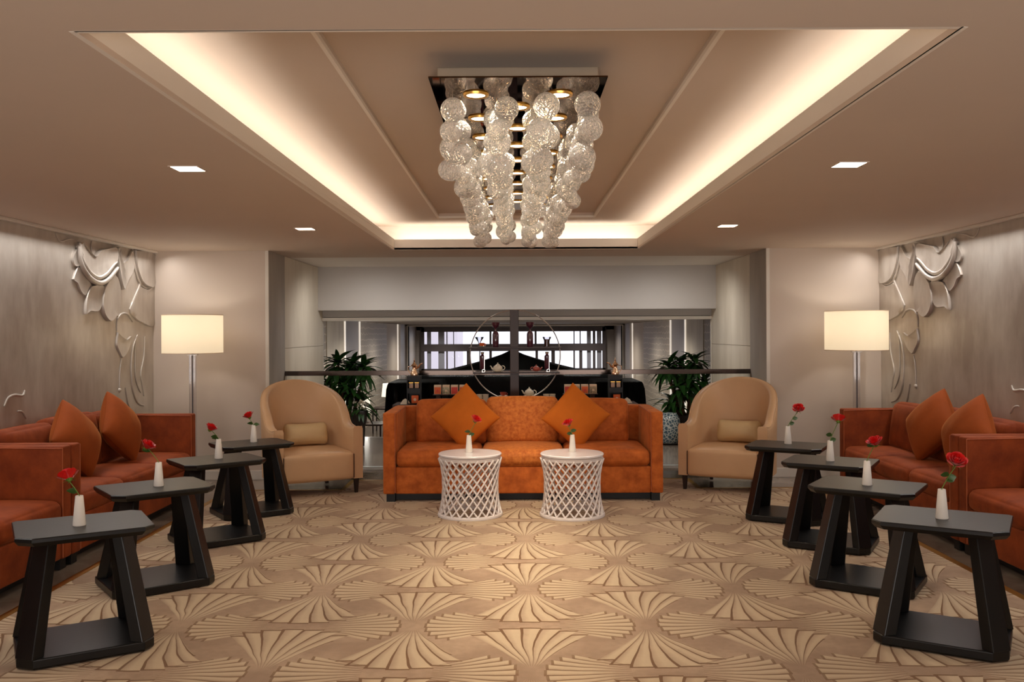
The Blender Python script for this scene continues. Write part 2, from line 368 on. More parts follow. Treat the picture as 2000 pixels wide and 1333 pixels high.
def carpet_mat():
    m, nt, b = nmat('fan_pattern_carpet'); N, L = nt.nodes, nt.links
    def mt(op, a, b_=None, c=None, clamp=False):
        n = N.new('ShaderNodeMath'); n.operation = op; n.use_clamp = clamp
        for i, x in enumerate((a, b_, c)):
            if x is None: continue
            if isinstance(x, (int, float)): n.inputs[i].default_value = x
            else: L.new(x, n.inputs[i])
        return n.outputs[0]
    tc = N.new('ShaderNodeTexCoord'); nz = N.new('ShaderNodeTexNoise'); nz.inputs['Scale'].default_value = 3.5; nz.inputs['Detail'].default_value = 2
    L.new(tc.outputs['Object'], nz.inputs['Vector'])
    wob = mt('MULTIPLY', mt('SUBTRACT', nz.outputs['Fac'], .5), .03)
    sep = N.new('ShaderNodeSeparateXYZ'); L.new(tc.outputs['Object'], sep.inputs[0])
    U = mt('ADD', mt('DIVIDE', mt('SUBTRACT', sep.outputs[0], .062), 1.114), wob)
    V = mt('ADD', mt('DIVIDE', mt('SUBTRACT', sep.outputs[1], 4.86), 1.192), wob)
    def fold(x, off): return mt('SUBTRACT', mt('FRACT', mt('ADD', x, .5 + off)), .5)
    def smooth(x, e0, e1): 
        n = N.new('ShaderNodeMapRange'); n.interpolation_type = 'SMOOTHSTEP'; L.new(x, n.inputs[0]) ; n.inputs[1].default_value = e0; n.inputs[2].default_value = e1; return n.outputs[0]
    def lt(x, e, s=.004):
        return mt('SUBTRACT', 1, mt('DIVIDE', mt('SUBTRACT', x, e) if not isinstance(e, (int, float)) or e else x, s, clamp=True), clamp=True)
    def fan(u, v, vertical):
        if vertical:
            r = mt('ABSOLUTE', v); x = u
            g = mt('ADD', .006, mt('MULTIPLY', .31, mt('POWER', mt('DIVIDE', r, .46), 1.35)))
            npet, L0, cut, r0 = 3.5, .468, .11, .06
        else:
            r = mt('ABSOLUTE', u); x = v
            g = mt('ADD', .0, mt('MULTIPLY', .52, r)); npet, L0, cut, r0 = 4.5, .452, .14, .13
        t = mt('DIVIDE', x, g)
        k = mt('ADD', mt('MULTIPLY', t, npet), .5); k = mt('ADD', k, mt('MULTIPLY', mt('SINE', mt('MULTIPLY', r, 7)), .25))
        tq = mt('DIVIDE', mt('FLOOR', k), npet); t2 = mt('MULTIPLY', tq, tq)
        Lr = mt('SUBTRACT', L0, mt('MULTIPLY', cut, t2))
        inside = mt('MULTIPLY', mt('MULTIPLY', mt('LESS_THAN', mt('ABSOLUTE', t), 1.0), mt('LESS_THAN', r, Lr)), mt('GREATER_THAN', r, r0))
        sg = mt('SIGN', mt('ADD', u if vertical else v, 1e-5))
        fr = mt('FRACT', k)
        lw = .15 if vertical else .20
        line = mt('MAXIMUM', mt('LESS_THAN', fr, lw), mt('GREATER_THAN', r, mt('SUBTRACT', Lr, .011)))
        line = mt('MULTIPLY', line, inside)
        grad = mt('MULTIPLY', mt('SUBTRACT', fr, .0), 1.7, clamp=True)
        fill = mt('MULTIPLY', mt('MULTIPLY', inside, grad), smooth(r, .04 if vertical else .10, .16 if vertical else .30))
        amp = .95 if vertical else .8
        fade = mt('ADD', .45, mt('MULTIPLY', r, 2.0), clamp=True)
        return mt('MULTIPLY', mt('MULTIPLY', line, amp), fade), fill
    res = []
    for off in (0, .5):
        res.append(fan(fold(U, off), fold(V, off), True))
    res.append(fan(fold(U, 0), fold(V, .5), False)); res.append(fan(fold(U, .5), fold(V, 0), False))
    line = res[0][0]; fill = res[0][1]
    for l_, f_ in res[1:]: line = mt('MAXIMUM', line, l_); fill = mt('MAXIMUM', fill, f_)
    n2 = N.new('ShaderNodeTexNoise'); n2.inputs['Scale'].default_value = 2.3; n2.inputs['Detail'].default_value = 7; L.new(tc.outputs['Object'], n2.inputs['Vector'])
    n3 = N.new('ShaderNodeTexNoise'); n3.inputs['Scale'].default_value = 26; n3.inputs['Detail'].default_value = 4; L.new(tc.outputs['Object'], n3.inputs['Vector'])
    def mix(f, a, b_):
        n = N.new('ShaderNodeMix'); n.data_type = 'RGBA'
        if isinstance(f, (int, float)): n.inputs[0].default_value = f
        else: L.new(f, n.inputs[0])
        for i, x in ((6, a), (7, b_)):
            if isinstance(x, str): n.inputs[i].default_value = (*lin(x), 1)
            else: L.new(x, n.inputs[i])
        return n.outputs[2]
    base = mix(smooth(n2.outputs['Fac'], .38, .62), '#92765e', '#a4886e')
    base = mix(mt('MULTIPLY', smooth(n3.outputs['Fac'], .35, .7), .3), base, '#7f684e')
    c = mix(mt('MULTIPLY', fill, .8), base, '#baa384')
    c = mix(mt('MULTIPLY', line, 1.0), c, '#6a4828')
    L.new(c, b.inputs['Base Color']); b.inputs['Roughness'].default_value = .95; b.inputs['Specular IOR Level'].default_value = .1
    b.inputs['Sheen Weight'].default_value = .15
    fine = N.new('ShaderNodeTexNoise'); fine.inputs['Scale'].default_value = 420; L.new(tc.outputs['Object'], fine.inputs['Vector'])
    h = mt('ADD', mt('MULTIPLY', mt('SUBTRACT', mt('MULTIPLY', fill, .4), line), 1.0), mt('MULTIPLY', fine.outputs['Fac'], .35))
    bp = N.new('ShaderNodeBump'); bp.inputs['Strength'].default_value = .6; bp.inputs['Distance'].default_value = .006
    L.new(h, bp.inputs['Height']); L.new(bp.outputs[0], b.inputs['Normal'])
    return m
M_carpet = carpet_mat()

def shade_mat():
    m = bpy.data.materials.new('linen_lampshade'); m.use_nodes = True; nt = m.node_tree; N, L = nt.nodes, nt.links
    N.remove(N['Principled BSDF']); out = N['Material Output']
    d = N.new('ShaderNodeBsdfDiffuse'); d.inputs[0].default_value = (*lin('#e8dcc4'), 1)
    t = N.new('ShaderNodeBsdfTranslucent'); t.inputs[0].default_value = (*lin('#f2eadb'), 1)
    mx = N.new('ShaderNodeMixShader'); mx.inputs[0].default_value = .55; L.new(d.outputs[0], mx.inputs[1]); L.new(t.outputs[0], mx.inputs[2])
    e = N.new('ShaderNodeEmission'); e.inputs[0].default_value = (*lin('#f6ecd4'), 1); e.inputs[1].default_value = .15
    ad = N.new('ShaderNodeAddShader'); L.new(mx.outputs[0], ad.inputs[0]); L.new(e.outputs[0], ad.inputs[1]); L.new(ad.outputs[0], out.inputs[0])
    return m
M_shade = shade_mat()

# ------------------------------------------------------------------ room shell
struct(MB().box((-3.7, -3, -.15), (3.74, 12.1, -.004)).build('floor', M_marble, smooth=0))
# carpet with brass inlay edge
cp = [(-2.54, -2.9), (2.64, -2.9), (2.64, 7.98), (1.63, 7.98), (1.63, 8.5), (-1.54, 8.5), (-1.54, 7.98), (-2.54, 7.98)]
carpet = MB().prism(cp, -.003, .006).build('carpet', M_carpet, smooth=0)
tag(carpet, 'wide beige carpet tufted with brown radiating fan motifs', 'carpet')
strip = MB(); off = .022
for i in range(1, 8):
    a, b_ = cp[i], cp[(i + 1) % 8]
    x0, x1 = sorted((a[0], b_[0])); y0, y1 = sorted((a[1], b_[1]))
    strip.box((x0 - (off if x0 == x1 else 0), y0 - (0 if x0 == x1 else off) , -.004), (x1 + (off if x0 == x1 else 0), y1 + (off if y0 == y1 else 0), .0075))
st = strip.build('brass_edging', M_gold, carpet, smooth=0); st['label'] = 'thin brass strip inlaid around the carpet'

# lower ceiling: four slabs around the opening, plus soffit to the header
cm = MB()
ox0, ox1, oy0, oy1 = RL - CW, RR + CW, RN - CW, RF + CW     # cove outer
TL = ZC + .015
def slab(m, x0, y0, x1, y1, z0=ZC, z1=ZC + .02): m.box((x0, y0, z0), (x1, y1, z1))
slab(cm, -3.7, -3, RL, YG + .2); slab(cm, RR, -3, 3.74, YG + .2); slab(cm, RL, -3, RR, RN); slab(cm, RL, RF, RR, YG + .2)
struct(cm.build('ceiling', M_ceil, smooth=0))
sf = MB().box((-3.7, YG + .2, ZC + .002), (3.74, 11.9, ZC + .02))
struct(sf.build('ceiling_soffit', mat('soffit_paint', '#ece6de', .7), smooth=0))
# lips, cove walls, upper ceiling with shallow raised panel
lp = MB(); t_ = .018
lp.box((RL - t_, RN - t_, ZC - .001), (RL, RF + t_, ZC + .10)); lp.box((RR, RN - t_, ZC - .001), (RR + t_, RF + t_, ZC + .10))
lp.box((RL, RF, ZC - .001), (RR, RF + t_, ZC + .10)); lp.box((RL, RN - t_, ZC - .001), (RR, RN, ZC + .10))
struct(lp.build('trim_1', M_cove, smooth=0, bevel=.003))
cw = MB()
cw.box((ox0 - .03, oy0, ZC + .02), (ox0, oy1, ZU)); cw.box((ox1, oy0, ZC + .02), (ox1 + .03, oy1, ZU))
cw.box((ox0, oy1, ZC + .02), (ox1, oy1 + .03, ZU)); cw.box((ox0, oy0 - .03, ZC + .02), (ox1, oy0, ZU))
struct(cw.build('trim_2', M_cove, smooth=0))
px0, px1, py0, py1 = -.69, .72, 2.9, 8.12; ZP = ZU + .035
uc = MB(); slab(uc, ox0 - .03, oy0 - .03, px0, oy1 + .03, ZU, ZU + .08); slab(uc, px1, oy0 - .03, ox1 + .03, oy1 + .03, ZU, ZU + .08)
slab(uc, px0, oy0 - .03, px1, py0, ZU, ZU + .08); slab(uc, px0, py1, px1, oy1 + .03, ZU, ZU + .08); slab(uc, px0 - .01, py0 - .01, px1 + .01, py1 + .01, ZP, ZU + .085)
struct(uc.build('ceiling_raised', M_ceil, smooth=0))
bd = MB()
for a, b_ in (((px0 - .012, py0 - .012), (px0 + .004, py1 + .012)), ((px1 - .004, py0 - .012), (px1 + .012, py1 + .012)), ((px0, py1 - .004), (px1, py1 + .012))):
    bd.box((a[0], a[1], ZU - .008), (b_[0], b_[1], ZU + .01))
struct(bd.build('trim_3', M_cove, smooth=0))

# side walls, wall behind the photographer
struct(MB().box((XL - .15, -3, -.05), (XL, YB + .05, 2.3)).build('wall_left', M_silver, smooth=0))
struct(MB().box((XR, -3, -.05), (XR + .15, YB + .05, 2.3)).build('wall_right', M_silver, smooth=0))
struct(MB().box((-3.7, -3.15, -.05), (3.74, -3, 2.6)).build('wall_rear', M_wall, smooth=0))
struct(MB().box((XL - .1, YB, -.05), (JL, YG - .02 + .0, 2.3)).box((JL - .3, YG - .02, -.05), (JL - .012, YH + .3, 2.3)).build('wall_back_left', M_wall, smooth=0))
struct(MB().box((JR, YB, -.05), (XR + .1, YG - .02, 2.3)).box((JR + .012, YG - .02, -.05), (JR + .3, YH + .3, 2.3)).build('wall_back_right', M_wall, smooth=0))
for sx, X, side in ((1, XL, 'left'), (-1, XR, 'right')):
    struct(MB().box((min(X, X + sx * .05), -3, ZC - .022), (max(X, X + sx * .05), YB, ZC)).build('trim_cornice_' + side, M_white, smooth=0, bevel=.004))
# baseboards
struct(MB().box((XL, YB - .014, -.004), (JL + .014, YB, .085)).build('baseboard_left', M_white, smooth=0, bevel=.003))
struct(MB().box((JR - .014, YB - .014, -.004), (XR, YB, .085)).build('baseboard_right', M_white, smooth=0, bevel=.003))
# jamb linings: grey stone then cream stone slabs with joints
def jamb(X, sx, side):
    p = struct(MB().box((X - .012, YB + .012, 0), (X + .012, YG, ZC)).build('trim_jamb_' + side, M_greystone, smooth=0))
    rows = [0, 1.25, ZC]
    for i in range(2):
        put('stone_panel', MB().box((X - .012, YG + .004, rows[i] + .002), (X + .012, YH + .28, rows[i + 1] - .002)).mesh('stone_panel', M_cream, 0), p)
    put('corner_trim', MB().box((X - .016, YB - .004, 0), (X + .016, YB + .014, ZC)).mesh('corner_trim', M_white, 0), p)
    put('corner_trim', MB().box((X - .018, YH + .27, 0), (X + .014, YH + .30, ZC)).mesh('corner_trim', M_white, 0), p)
jamb(JL, 1, 'left'); jamb(JR, -1, 'right')
# header over the opening, blind box and cream strip below
hd = struct(MB().box((JL - .2, YH, 1.678), (JR + .2, YH + .25, ZC + .02)).build('wall_header', M_header, smooth=0))
put('blind_box', MB().box((JL - .2, YH + .25, 1.60), (JR + .2, YH + .5, 1.72)).mesh('blind_box', M_header, 0), hd)
put('lower_strip', MB().box((JL - .2, YH + .22, 1.555), (JR + .2, YH + .5, 1.592)).mesh('lower_strip', mat('white_enamel', '#f4efe4', .4), 0), hd)

# ------------------------------------------------------------------ carved relief on the side walls
def wpt(cx, cy):
    px, py = cx / 3.175, 380 + cy / 3.175; x, y = un(px, py); Y = XL * F / (x - VX); return Y, HC - (y - VY) / F * Y
POLY = [([(487,295),(566,385),(600,350),(650,335),(705,330),(712,400),(690,430),(650,480),(610,505),(570,505),(530,480),(500,430),(485,370),(470,320)], .030),
 ([(465,340),(440,395),(450,440),(478,445),(475,400)], .016),
 ([(470,450),(445,525),(470,550),(490,600),(520,628),(545,575),(555,560),(510,500),(485,455)], .014),
 ([(555,568),(530,620),(520,690),(520,745),(545,725),(590,728),(615,700),(622,650),(632,570),(600,560)], .018),
 ([(632,575),(620,640),(620,700),(635,755),(665,788),(690,775),(705,755),(720,750),(730,650),(725,560),(700,500),(660,530)], .026),
 ([(708,330),(715,450),(730,540),(748,592),(756,560),(748,480),(740,430),(725,380),(722,330)], .034),
 ([(742,440),(762,470),(760,585),(790,520),(820,460),(815,345),(780,405),(750,425)], .018),
 ([(862,570),(845,600),(800,715),(830,770),(870,795),(930,820),(958,780),(955,570),(910,590)], .014),
 ([(830,345),(835,440),(870,540),(920,575),(950,555),(955,375)], .022),
 ([(722,855),(715,930),(735,985),(755,1012),(790,960),(810,880),(780,900),(745,880)], .014)]
CURV = [([(475,300),(480,370),(500,430),(540,490),(590,517),(640,492),(680,443),(705,420)], .020),
 ([(468,320),(475,400),(500,470),(545,527),(600,550),(650,527),(690,482),(712,455)], .024),
 ([(685,680),(700,665),(705,640),(695,610),(700,585),(712,590)], .012),
 ([(818,335),(825,420),(850,520),(862,560),(830,640),(800,715)], .014),
 ([(722,850),(725,780),(750,742),(790,745),(820,790)], .010),
 ([(750,1020),(740,1100),(738,1210)], .007), ([(850,870),(822,950),(810,1050),(818,1200),(850,1290),(890,1310)], .010),
 ([(895,880),(890,1000),(870,1110),(880,1180),(890,1250)], .008), ([(775,1200),(790,1290),(805,1333)], .008),
 ([(840,880),(835,1000),(840,1150),(870,1230)], .007), ([(340,240),(370,290),(430,275),(480,280)], .007), ([(566,290),(562,330),(570,380)], .007),
 ([(22,1315),(45,1265),(85,1245),(135,1248),(150,1215)], .010), ([(105,1345),(135,1350),(160,1390)], .007),
 ([(868,560),(900,580),(940,575),(955,565)], .008), ([(868,620),(900,640),(950,640)], .007)]
def smooth_pts(p, n=5):
    out = []
    for i in range(len(p) - 1):
        p0, p1, p2, p3 = p[max(0, i - 1)], p[i], p[i + 1], p[min(len(p) - 1, i + 2)]
        for k in range(n):
            t = k / n
            out.append(tuple(.5 * (2 * p1[j] + (p2[j] - p0[j]) * t + (2 * p0[j] - 5 * p1[j] + 4 * p2[j] - p3[j]) * t * t + (3 * p1[j] - p0[j] - 3 * p2[j] + p3[j]) * t ** 3) for j in (0, 1)))
    return out + [p[-1]]
for X, sx in ((XL, 1), (XR, -1)):
    wallo = bpy.data.objects['wall_left' if sx == 1 else 'wall_right']
    for pts, th in POLY:
        q = [wpt(*p) for p in smooth_pts(pts + [pts[0]], 3)[:-1]]; n = len(q)
        cy, cz = sum(a for a, _ in q) / n, sum(b for _, b in q) / n
        th *= 1.2
        rings = [[(X - sx * .01, y, z) for y, z in q], [(X + sx * th * .6, y, z) for y, z in q], [(X + sx * th, cy + (y - cy) * .965, cz + (z - cz) * .965) for y, z in q], [(X + sx * th * .6, cy + (y - cy) * .70, cz + (z - cz) * .70) for y, z in q]]
        MB().loops(rings).build('relief_petal', M_silver, wallo, smooth=50)
    for pts, r in CURV:
        q = [wpt(*p) for p in smooth_pts(pts, 5)]; n = len(q)
        rad = [r * (.35 + .65 * math.sin(PI * min(1, max(0, (i + .5) / n))) ** .5) for i in range(n)]
        MB().tube([(X + sx * (.026 if r > .015 else .004), y, z) for y, z in q], rad, 8).build('relief_scroll', M_silver, wallo, smooth=60)
    y, z = wpt(738, 1215); MB().sphere((X, y, z), .02).build('relief_bead', M_silver, wallo)

# ------------------------------------------------------------------ recessed ceiling downlights
DL = [(367, 329, 'square recessed ceiling downlight over the nearer left side tables'), (596, 447, 'square recessed ceiling downlight at far left, beyond the ceiling cove edge'),
      (1658, 321, 'square recessed ceiling downlight over the nearer right side tables'), (1421, 441, 'square recessed ceiling downlight at far right, beyond the ceiling cove edge')]
dl_pos = [(G(a, b_, ZC), l) for a, b_, l in DL] + [((-1.6, 1.7), 'square recessed ceiling downlight behind the camera on the left'), ((1.6, 1.7), 'square recessed ceiling downlight behind the camera on the right')]
for (x, y), lab in dl_pos:
    t = thing('ceiling_downlight', lab, 'downlight', (x, y, ZC), 0, 'square ceiling downlights')
    s_ = .063
    MB().box((-s_ - .008, -s_ - .008, -.004), (s_ + .008, -s_, .0)).box((-s_ - .008, s_, -.004), (s_ + .008, s_ + .008, 0)).box((-s_ - .008, -s_, -.004), (-s_, s_, 0)).box((s_, -s_, -.004), (s_ + .008, s_, 0)).build('frame', M_ceil, t, smooth=0)
    MB().box((-s_, -s_, -.003), (s_, s_, -.001)).build('lens', M_lampw, t, smooth=0)
    spot('downlight_beam', (x, y, ZC - .02), 15, WARMW, 120, 1.0, r=.05)

# ------------------------------------------------------------------ chandelier
CX = .0165; CY0, CY1 = 3.44, 7.15; ZPL = 2.38
ch = thing('chandelier', 'long rectangular bronze mirror chandelier with four rows of hanging glass bubbles', 'chandelier', (CX, (CY0 + CY1) / 2, ZPL))
def loc_(x, y, z): return (x - CX, y - (CY0 + CY1) / 2, z - ZPL)
HW = .345
MB().box(loc_(CX - HW, CY0, ZPL), loc_(CX + HW, CY1, ZPL + .006)).build('mirror_plate', M_mirror, ch, smooth=0)
MB().box(loc_(CX - HW + .015, CY0 + .22, ZPL + .006), loc_(CX + HW - .015, CY1 - .1, ZP + .002)).build('mounting_box', M_boxm, ch, smooth=0, bevel=.004)
ringm = MB().lathe([(.040, -.008), (.052, -.008), (.054, 0), (.038, 0)], 24, cap=False).mesh('lamp_ring', M_gold, 50)
lensm = MB().lathe([(.039, -.004), (.039, -.001)], 24).mesh('lens', M_lampc, 0)
cols = [(-.156 - CX + .0, 3.68, 9), (0, 3.88, 8), (.189 - CX, 3.68, 9)]
nl = 0
for dx, y0, n in cols:
    for k in range(n):
        p = loc_(CX + dx, y0 + .4 * k, ZPL)
        r_ = put('lamp_ring', ringm, ch, p); put('lens', lensm, r_)
        spot('chandelier_beam', (CX + dx, y0 + .4 * k, ZPL - .012), 12.5, WARM, 150, 1.0, r=.035)
random.seed(11)
bub = [MB().sphere((0, 0, 0), 1, 28, 18).mesh('glass_bubble', M_bubble, 180)]
wirem = MB().tube([(0, 0, 0), (0, 0, -.30)], .0008, 4).mesh('wire', M_chrome, 0)
for ri, rx in enumerate((-.245, -.068, .112, .285)):
    ns = 24
    for k in range(ns):
        y = 3.55 + (7.05 - 3.55) * k / (ns - 1) + random.uniform(-.03, .03); x = rx + random.uniform(-.022, .022)
        p = loc_(x, y, ZPL); put('wire', wirem, ch, p)
        z = ZPL - random.uniform(.015, .05)
        for b in range(3):
            r = random.uniform(.040, .055) * (1.05 if k < 3 else 1)
            if k == 0 and b == 2: continue
            z -= r
            put('glass_bubble', bub[0], ch, loc_(x + random.uniform(-.02, .02), y + random.uniform(-.015, .015), z), rot=(random.random() * 6, random.random() * 6, random.random() * 6), scale=(r, r, r))
            z -= r * random.uniform(.75, .95)

# ------------------------------------------------------------------ sofas
def bxr(a, b, r, n=4, puff=(0, 0, 0)):
    c = [(a[i] + b[i]) / 2 for i in range(3)]
    return rbox(b[0] - a[0], b[1] - a[1], b[2] - a[2], r, n, puff, T(*c))
def make_sofa(label, W, D, loc, rz, mats, arm=.10, ah=.735, zb=.065, seat_t=.43, cush_top=.80, low=True, ncush=3):
    m_body, m_cush, m_mid = mats
    t = thing('sofa', label, 'sofa', loc, rz)
    hw, hd = W / 2, D / 2
    bxr((-hw + arm, -hd + .012, zb), (hw - arm, hd - .1, .285), .012).build('base', m_body, t, smooth=60)
    for sx in (-1, 1):
        x0, x1 = (-hw, -hw + arm) if sx < 0 else (hw - arm, hw)
        bxr((x0, -hd, zb), (x1, hd - .12, ah), .014).build('arm', m_body, t, smooth=60)
        xi = x1 if sx < 0 else x0
        MB().tube([(xi - sx * .0, -hd + .003, zb + .01), (xi, -hd + .003, ah - .012), (xi, hd - .15, ah - .004)], .0035, 6).build('piping', M_piping, t)
    bxr((-hw, hd - .13, zb), (hw, hd, ah - .005), .016).build('back', m_body, t, smooth=60)
    iw = W - 2 * arm; cwid = iw / ncush
    for k in range(ncush):
        a = -iw / 2 + cwid * k; mid = (k == ncush // 2 and ncush == 3)
        bxr((a + .002, -hd + .0, .288), (a + cwid - .002, hd - .18, seat_t - .012), .045, 8, (0.0, .012, .022)).build('seat_cushion', m_mid if mid else m_cush, t, smooth=180)
    bw = iw - (.22 if low else .06); bc = bw / ncush
    for k in range(ncush):
        a = -bw / 2 + bc * k; mid = (k == ncush // 2 and ncush == 3)
        zt = cush_top + (.012 if mid else -.008)
        M = T(a + bc / 2, hd - .24, .0) @ R(math.radians(-9), 'X')
        mb = rbox(bc + (.012 if mid else .0), .17, zt - .40, .05, 8, (0.0, .03, .014), T(a + bc / 2, hd - .235, (zt + .40) / 2) @ R(math.radians(-8), 'X'))
        mb.build('back_cushion', m_mid if mid else m_cush, t, smooth=180)
    for sx in (-1, 1):
        for sy in (-1, 1):
            x = sx * (hw - .06); y = sy * (hd - .06)
            MB().box((x - .035, y - .035, 0), (x + .035, y + .035, zb + .01)).build('foot', M_plinth, t, smooth=0)
    MB().box((-hw + .08, -hd + .09, .006), (hw - .08, hd - .05, zb + .01)).build('plinth', M_plinth, t, smooth=0)
    return t
W0 = 2.31
make_sofa('bright orange velvet three-seat sofa facing the camera behind the two white lattice tables', W0, .88, (.061, 7.38 + .44, .006), 0, (M_velvet, M_velvet, M_velvet_mid))
vs = (M_velvet_shaded, M_velvet_shaded, M_velvet_shaded)
LFX, RFX = -2.69, 2.79
make_sofa('shade-darkened orange velvet sofa along the left relief wall with two pillows on it', 2.10, .78, (LFX - .39, 6.49, 0), PI / 2, vs, low=False)
make_sofa('shade-darkened orange velvet sofa at the left edge of the photo, only its far end visible', 2.10, .78, (LFX - .39, 4.375, 0), PI / 2, vs, low=False)
make_sofa('shade-darkened orange velvet sofa along the right relief wall with two pillows on it', 2.06, .70, (RFX + .353, 6.70, 0), -PI / 2, vs, low=False)
make_sofa('shade-darkened orange velvet sofa at the right edge of the photo, only its far end visible', 2.10, .70, (RFX + .353, 4.605, 0), -PI / 2, vs, low=False)

# scatter pillows
def diamond(label, loc, side, lean, rz, tw, m, thick=.15):
    o = pillow(side, thick, pinch=.045 if thick < .2 else .02).build('pillow', m, None, smooth=180)
    o.matrix_world = T(*loc) @ R(rz, 'Z') @ R(lean, 'X') @ R(PI / 4 + tw, 'Y')
    tag(o, label, 'pillow', 'diamond-set velvet scatter pillows'); return o
x, z = P(909, 815, 7.80); diamond('orange diamond-set pillow on the left of the central sofa', (x, 7.78, z), .43, math.radians(-16), 0, .02, M_pillow)
x, z = P(1124, 814, 7.80); diamond('orange diamond-set pillow on the right of the central sofa', (x, 7.78, z), .43, math.radians(-16), 0, -.06, M_pillow)
diamond('shade-darkened orange pillow on the left wall sofa, the one nearer the camera', (-3.05, 6.22, .675), .42, math.radians(-22), PI / 2 - .05, .08, M_pillow_shaded, .22)
diamond('shade-darkened orange pillow on the left wall sofa, the one nearer the floor lamp', (-3.04, 6.90, .685), .42, math.radians(-20), PI / 2 - .02, -.03, M_pillow_shaded, .22)
diamond('shade-darkened orange pillow on the right wall sofa, the one nearer the floor lamp', (3.10, 6.68, .69), .42, math.radians(-20), -PI / 2 + .22, .06, M_pillow_shaded, .22)
diamond('shade-darkened orange pillow on the right wall sofa, the one nearer the camera', (3.08, 6.10, .69), .42, math.radians(-20), -PI / 2 + .12, .05, M_pillow_shaded, .22)

# ------------------------------------------------------------------ armchairs
def make_armchair(label, loc, rz, cushion_label):
    t = thing('armchair', label, 'armchair', loc, rz)
    Wc, yf, yc, rb, zb = .345, -.37, .02, .36, .127
    st = []
    na, nc = 8, 26
    for i in range(na): st.append((Wc, yf + (yc - yf) * i / na))
    for i in range(nc + 1):
        a = PI * i / nc; e = .82
        c, s_ = math.cos(a), math.sin(a)
        st.append((Wc * math.copysign(abs(c) ** e, c), yc + rb * abs(s_) ** e))
    for i in range(na - 1, -1, -1): st.append((-Wc, yf + (yc - yf) * i / na))
    n = len(st); cum = [0]
    for i in range(1, n): cum.append(cum[-1] + math.dist(st[i], st[i - 1]))
    half = cum[-1] / 2
    rings = []
    for i, (x, y) in enumerate(st):
        d = min(cum[i], cum[-1] - cum[i]) / half          # 0 at arm front, 1 at back middle
        def sm(a, b, v): v = max(0, min(1, (v - a) / (b - a))); return v * v * (3 - 2 * v)
        top = .585 - .02 * sm(0, .2, d) + .20 * sm(.22, .48, d) + .165 * math.sin(PI / 2 * sm(.36, 1.15, d))
        top = .585 - .018 * math.sin(PI * min(1, d / .3)) + .38 * math.sin(PI / 2 * max(0, (d - .30) / .70)) * sm(-.06, .16, (d - .30) / .70 if d > .30 else -.06)
        a_, b_ = st[max(0, i - 1)], st[min(n - 1, i + 1)]
        tx, ty = b_[0] - a_[0], b_[1] - a_[1]; l_ = math.hypot(tx, ty); nx, ny = ty / l_, -tx / l_   # outward
        if nx * x + ny * (y - yc) < 0 and abs(y - yc) > .01 or (abs(y - yc) <= .4 and nx * x < 0 and abs(x) > .2): nx, ny = -nx, -ny
        th = .042 - .008 * sm(.3, .8, d)
        flare = .10 * sm(.25, .8, d)
        prof = []
        for (o_, z_) in ((th, 0), (th, .25), (th, .5), (th, .75), (th, .93), (th * .8, .985), (0, 1.0), (-th * .8, .985), (-th, .93), (-th, .75), (-th, .5), (-th, .25), (-th, 0)):
            z = zb + (top - zb) * z_ if z_ < .9 else top - (1 - z_) * .35
            f_ = flare * max(0, (z - .35)) / .6 - .012 * (1 - sm(0, .3, d)) * 0
            prof.append((x + nx * (o_ + f_ * .35), y + ny * (o_ + f_), z))
        rings.append(prof)
    MB().loops(rings, True, True).build('shell', M_leather, t, smooth=60)
    bxr((-Wc + .036, yf - .015, zb), (Wc - .036, yc + .30, .36), .028, 8, (0, .004, .016)).build('seat', M_leather, t, smooth=180)
    for sx in (-1, 1):
        MB().tube([(sx * (Wc - .04), yf - .006, zb + .01), (sx * (Wc - .04), yf - .006, .345)], .004, 6).build('piping', M_darkwood, t)
        pts = [rings[k if sx > 0 else n - 1 - k][5] for k in range(0, n // 2 + 1)]
        MB().tube(pts, .004, 6).build('piping', M_leather, t)
    for sx in (-1, 1):
        for y in (yf + .03, yc + .24):
            x = sx * (Wc - (.01 if y < 0 else .10))
            MB().loops([[(x + r * c, y + r * s_, z) for c, s_ in ((-1, -1), (1, -1), (1, 1), (-1, 1))] for r, z in ((.013, 0), (.021, zb + .01))]).build('leg', M_darkwood, t, smooth=0)
    M = T(*loc) @ R(rz, 'Z')
    o = rbox(.40, .12, .19, .05, 8, (0, .015, .0), None).build('lumbar_cushion', M_leather2, None, smooth=180)
    for v in o.data.vertices:      # pinched corners
        v.co.z *= 1 + .16 * (abs(v.co.x) / .2) ** 3; v.co.y *= 1 - .45 * (abs(v.co.z) / .1) ** 2 * .6
    o.matrix_world = M @ T(0.03, .19, .475) @ R(math.radians(-14), 'X')
    tag(o, cushion_label, 'cushion', 'sand leather lumbar cushions')
    return t
make_armchair('beige leather barrel-back armchair left of the central sofa', (-1.855, 8.0, .006), math.radians(28), 'small sand-coloured lumbar cushion on the left armchair')
make_armchair('beige leather barrel-back armchair right of the central sofa', (1.95, 8.10, .006), math.radians(-26), 'small sand-coloured lumbar cushion on the right armchair')

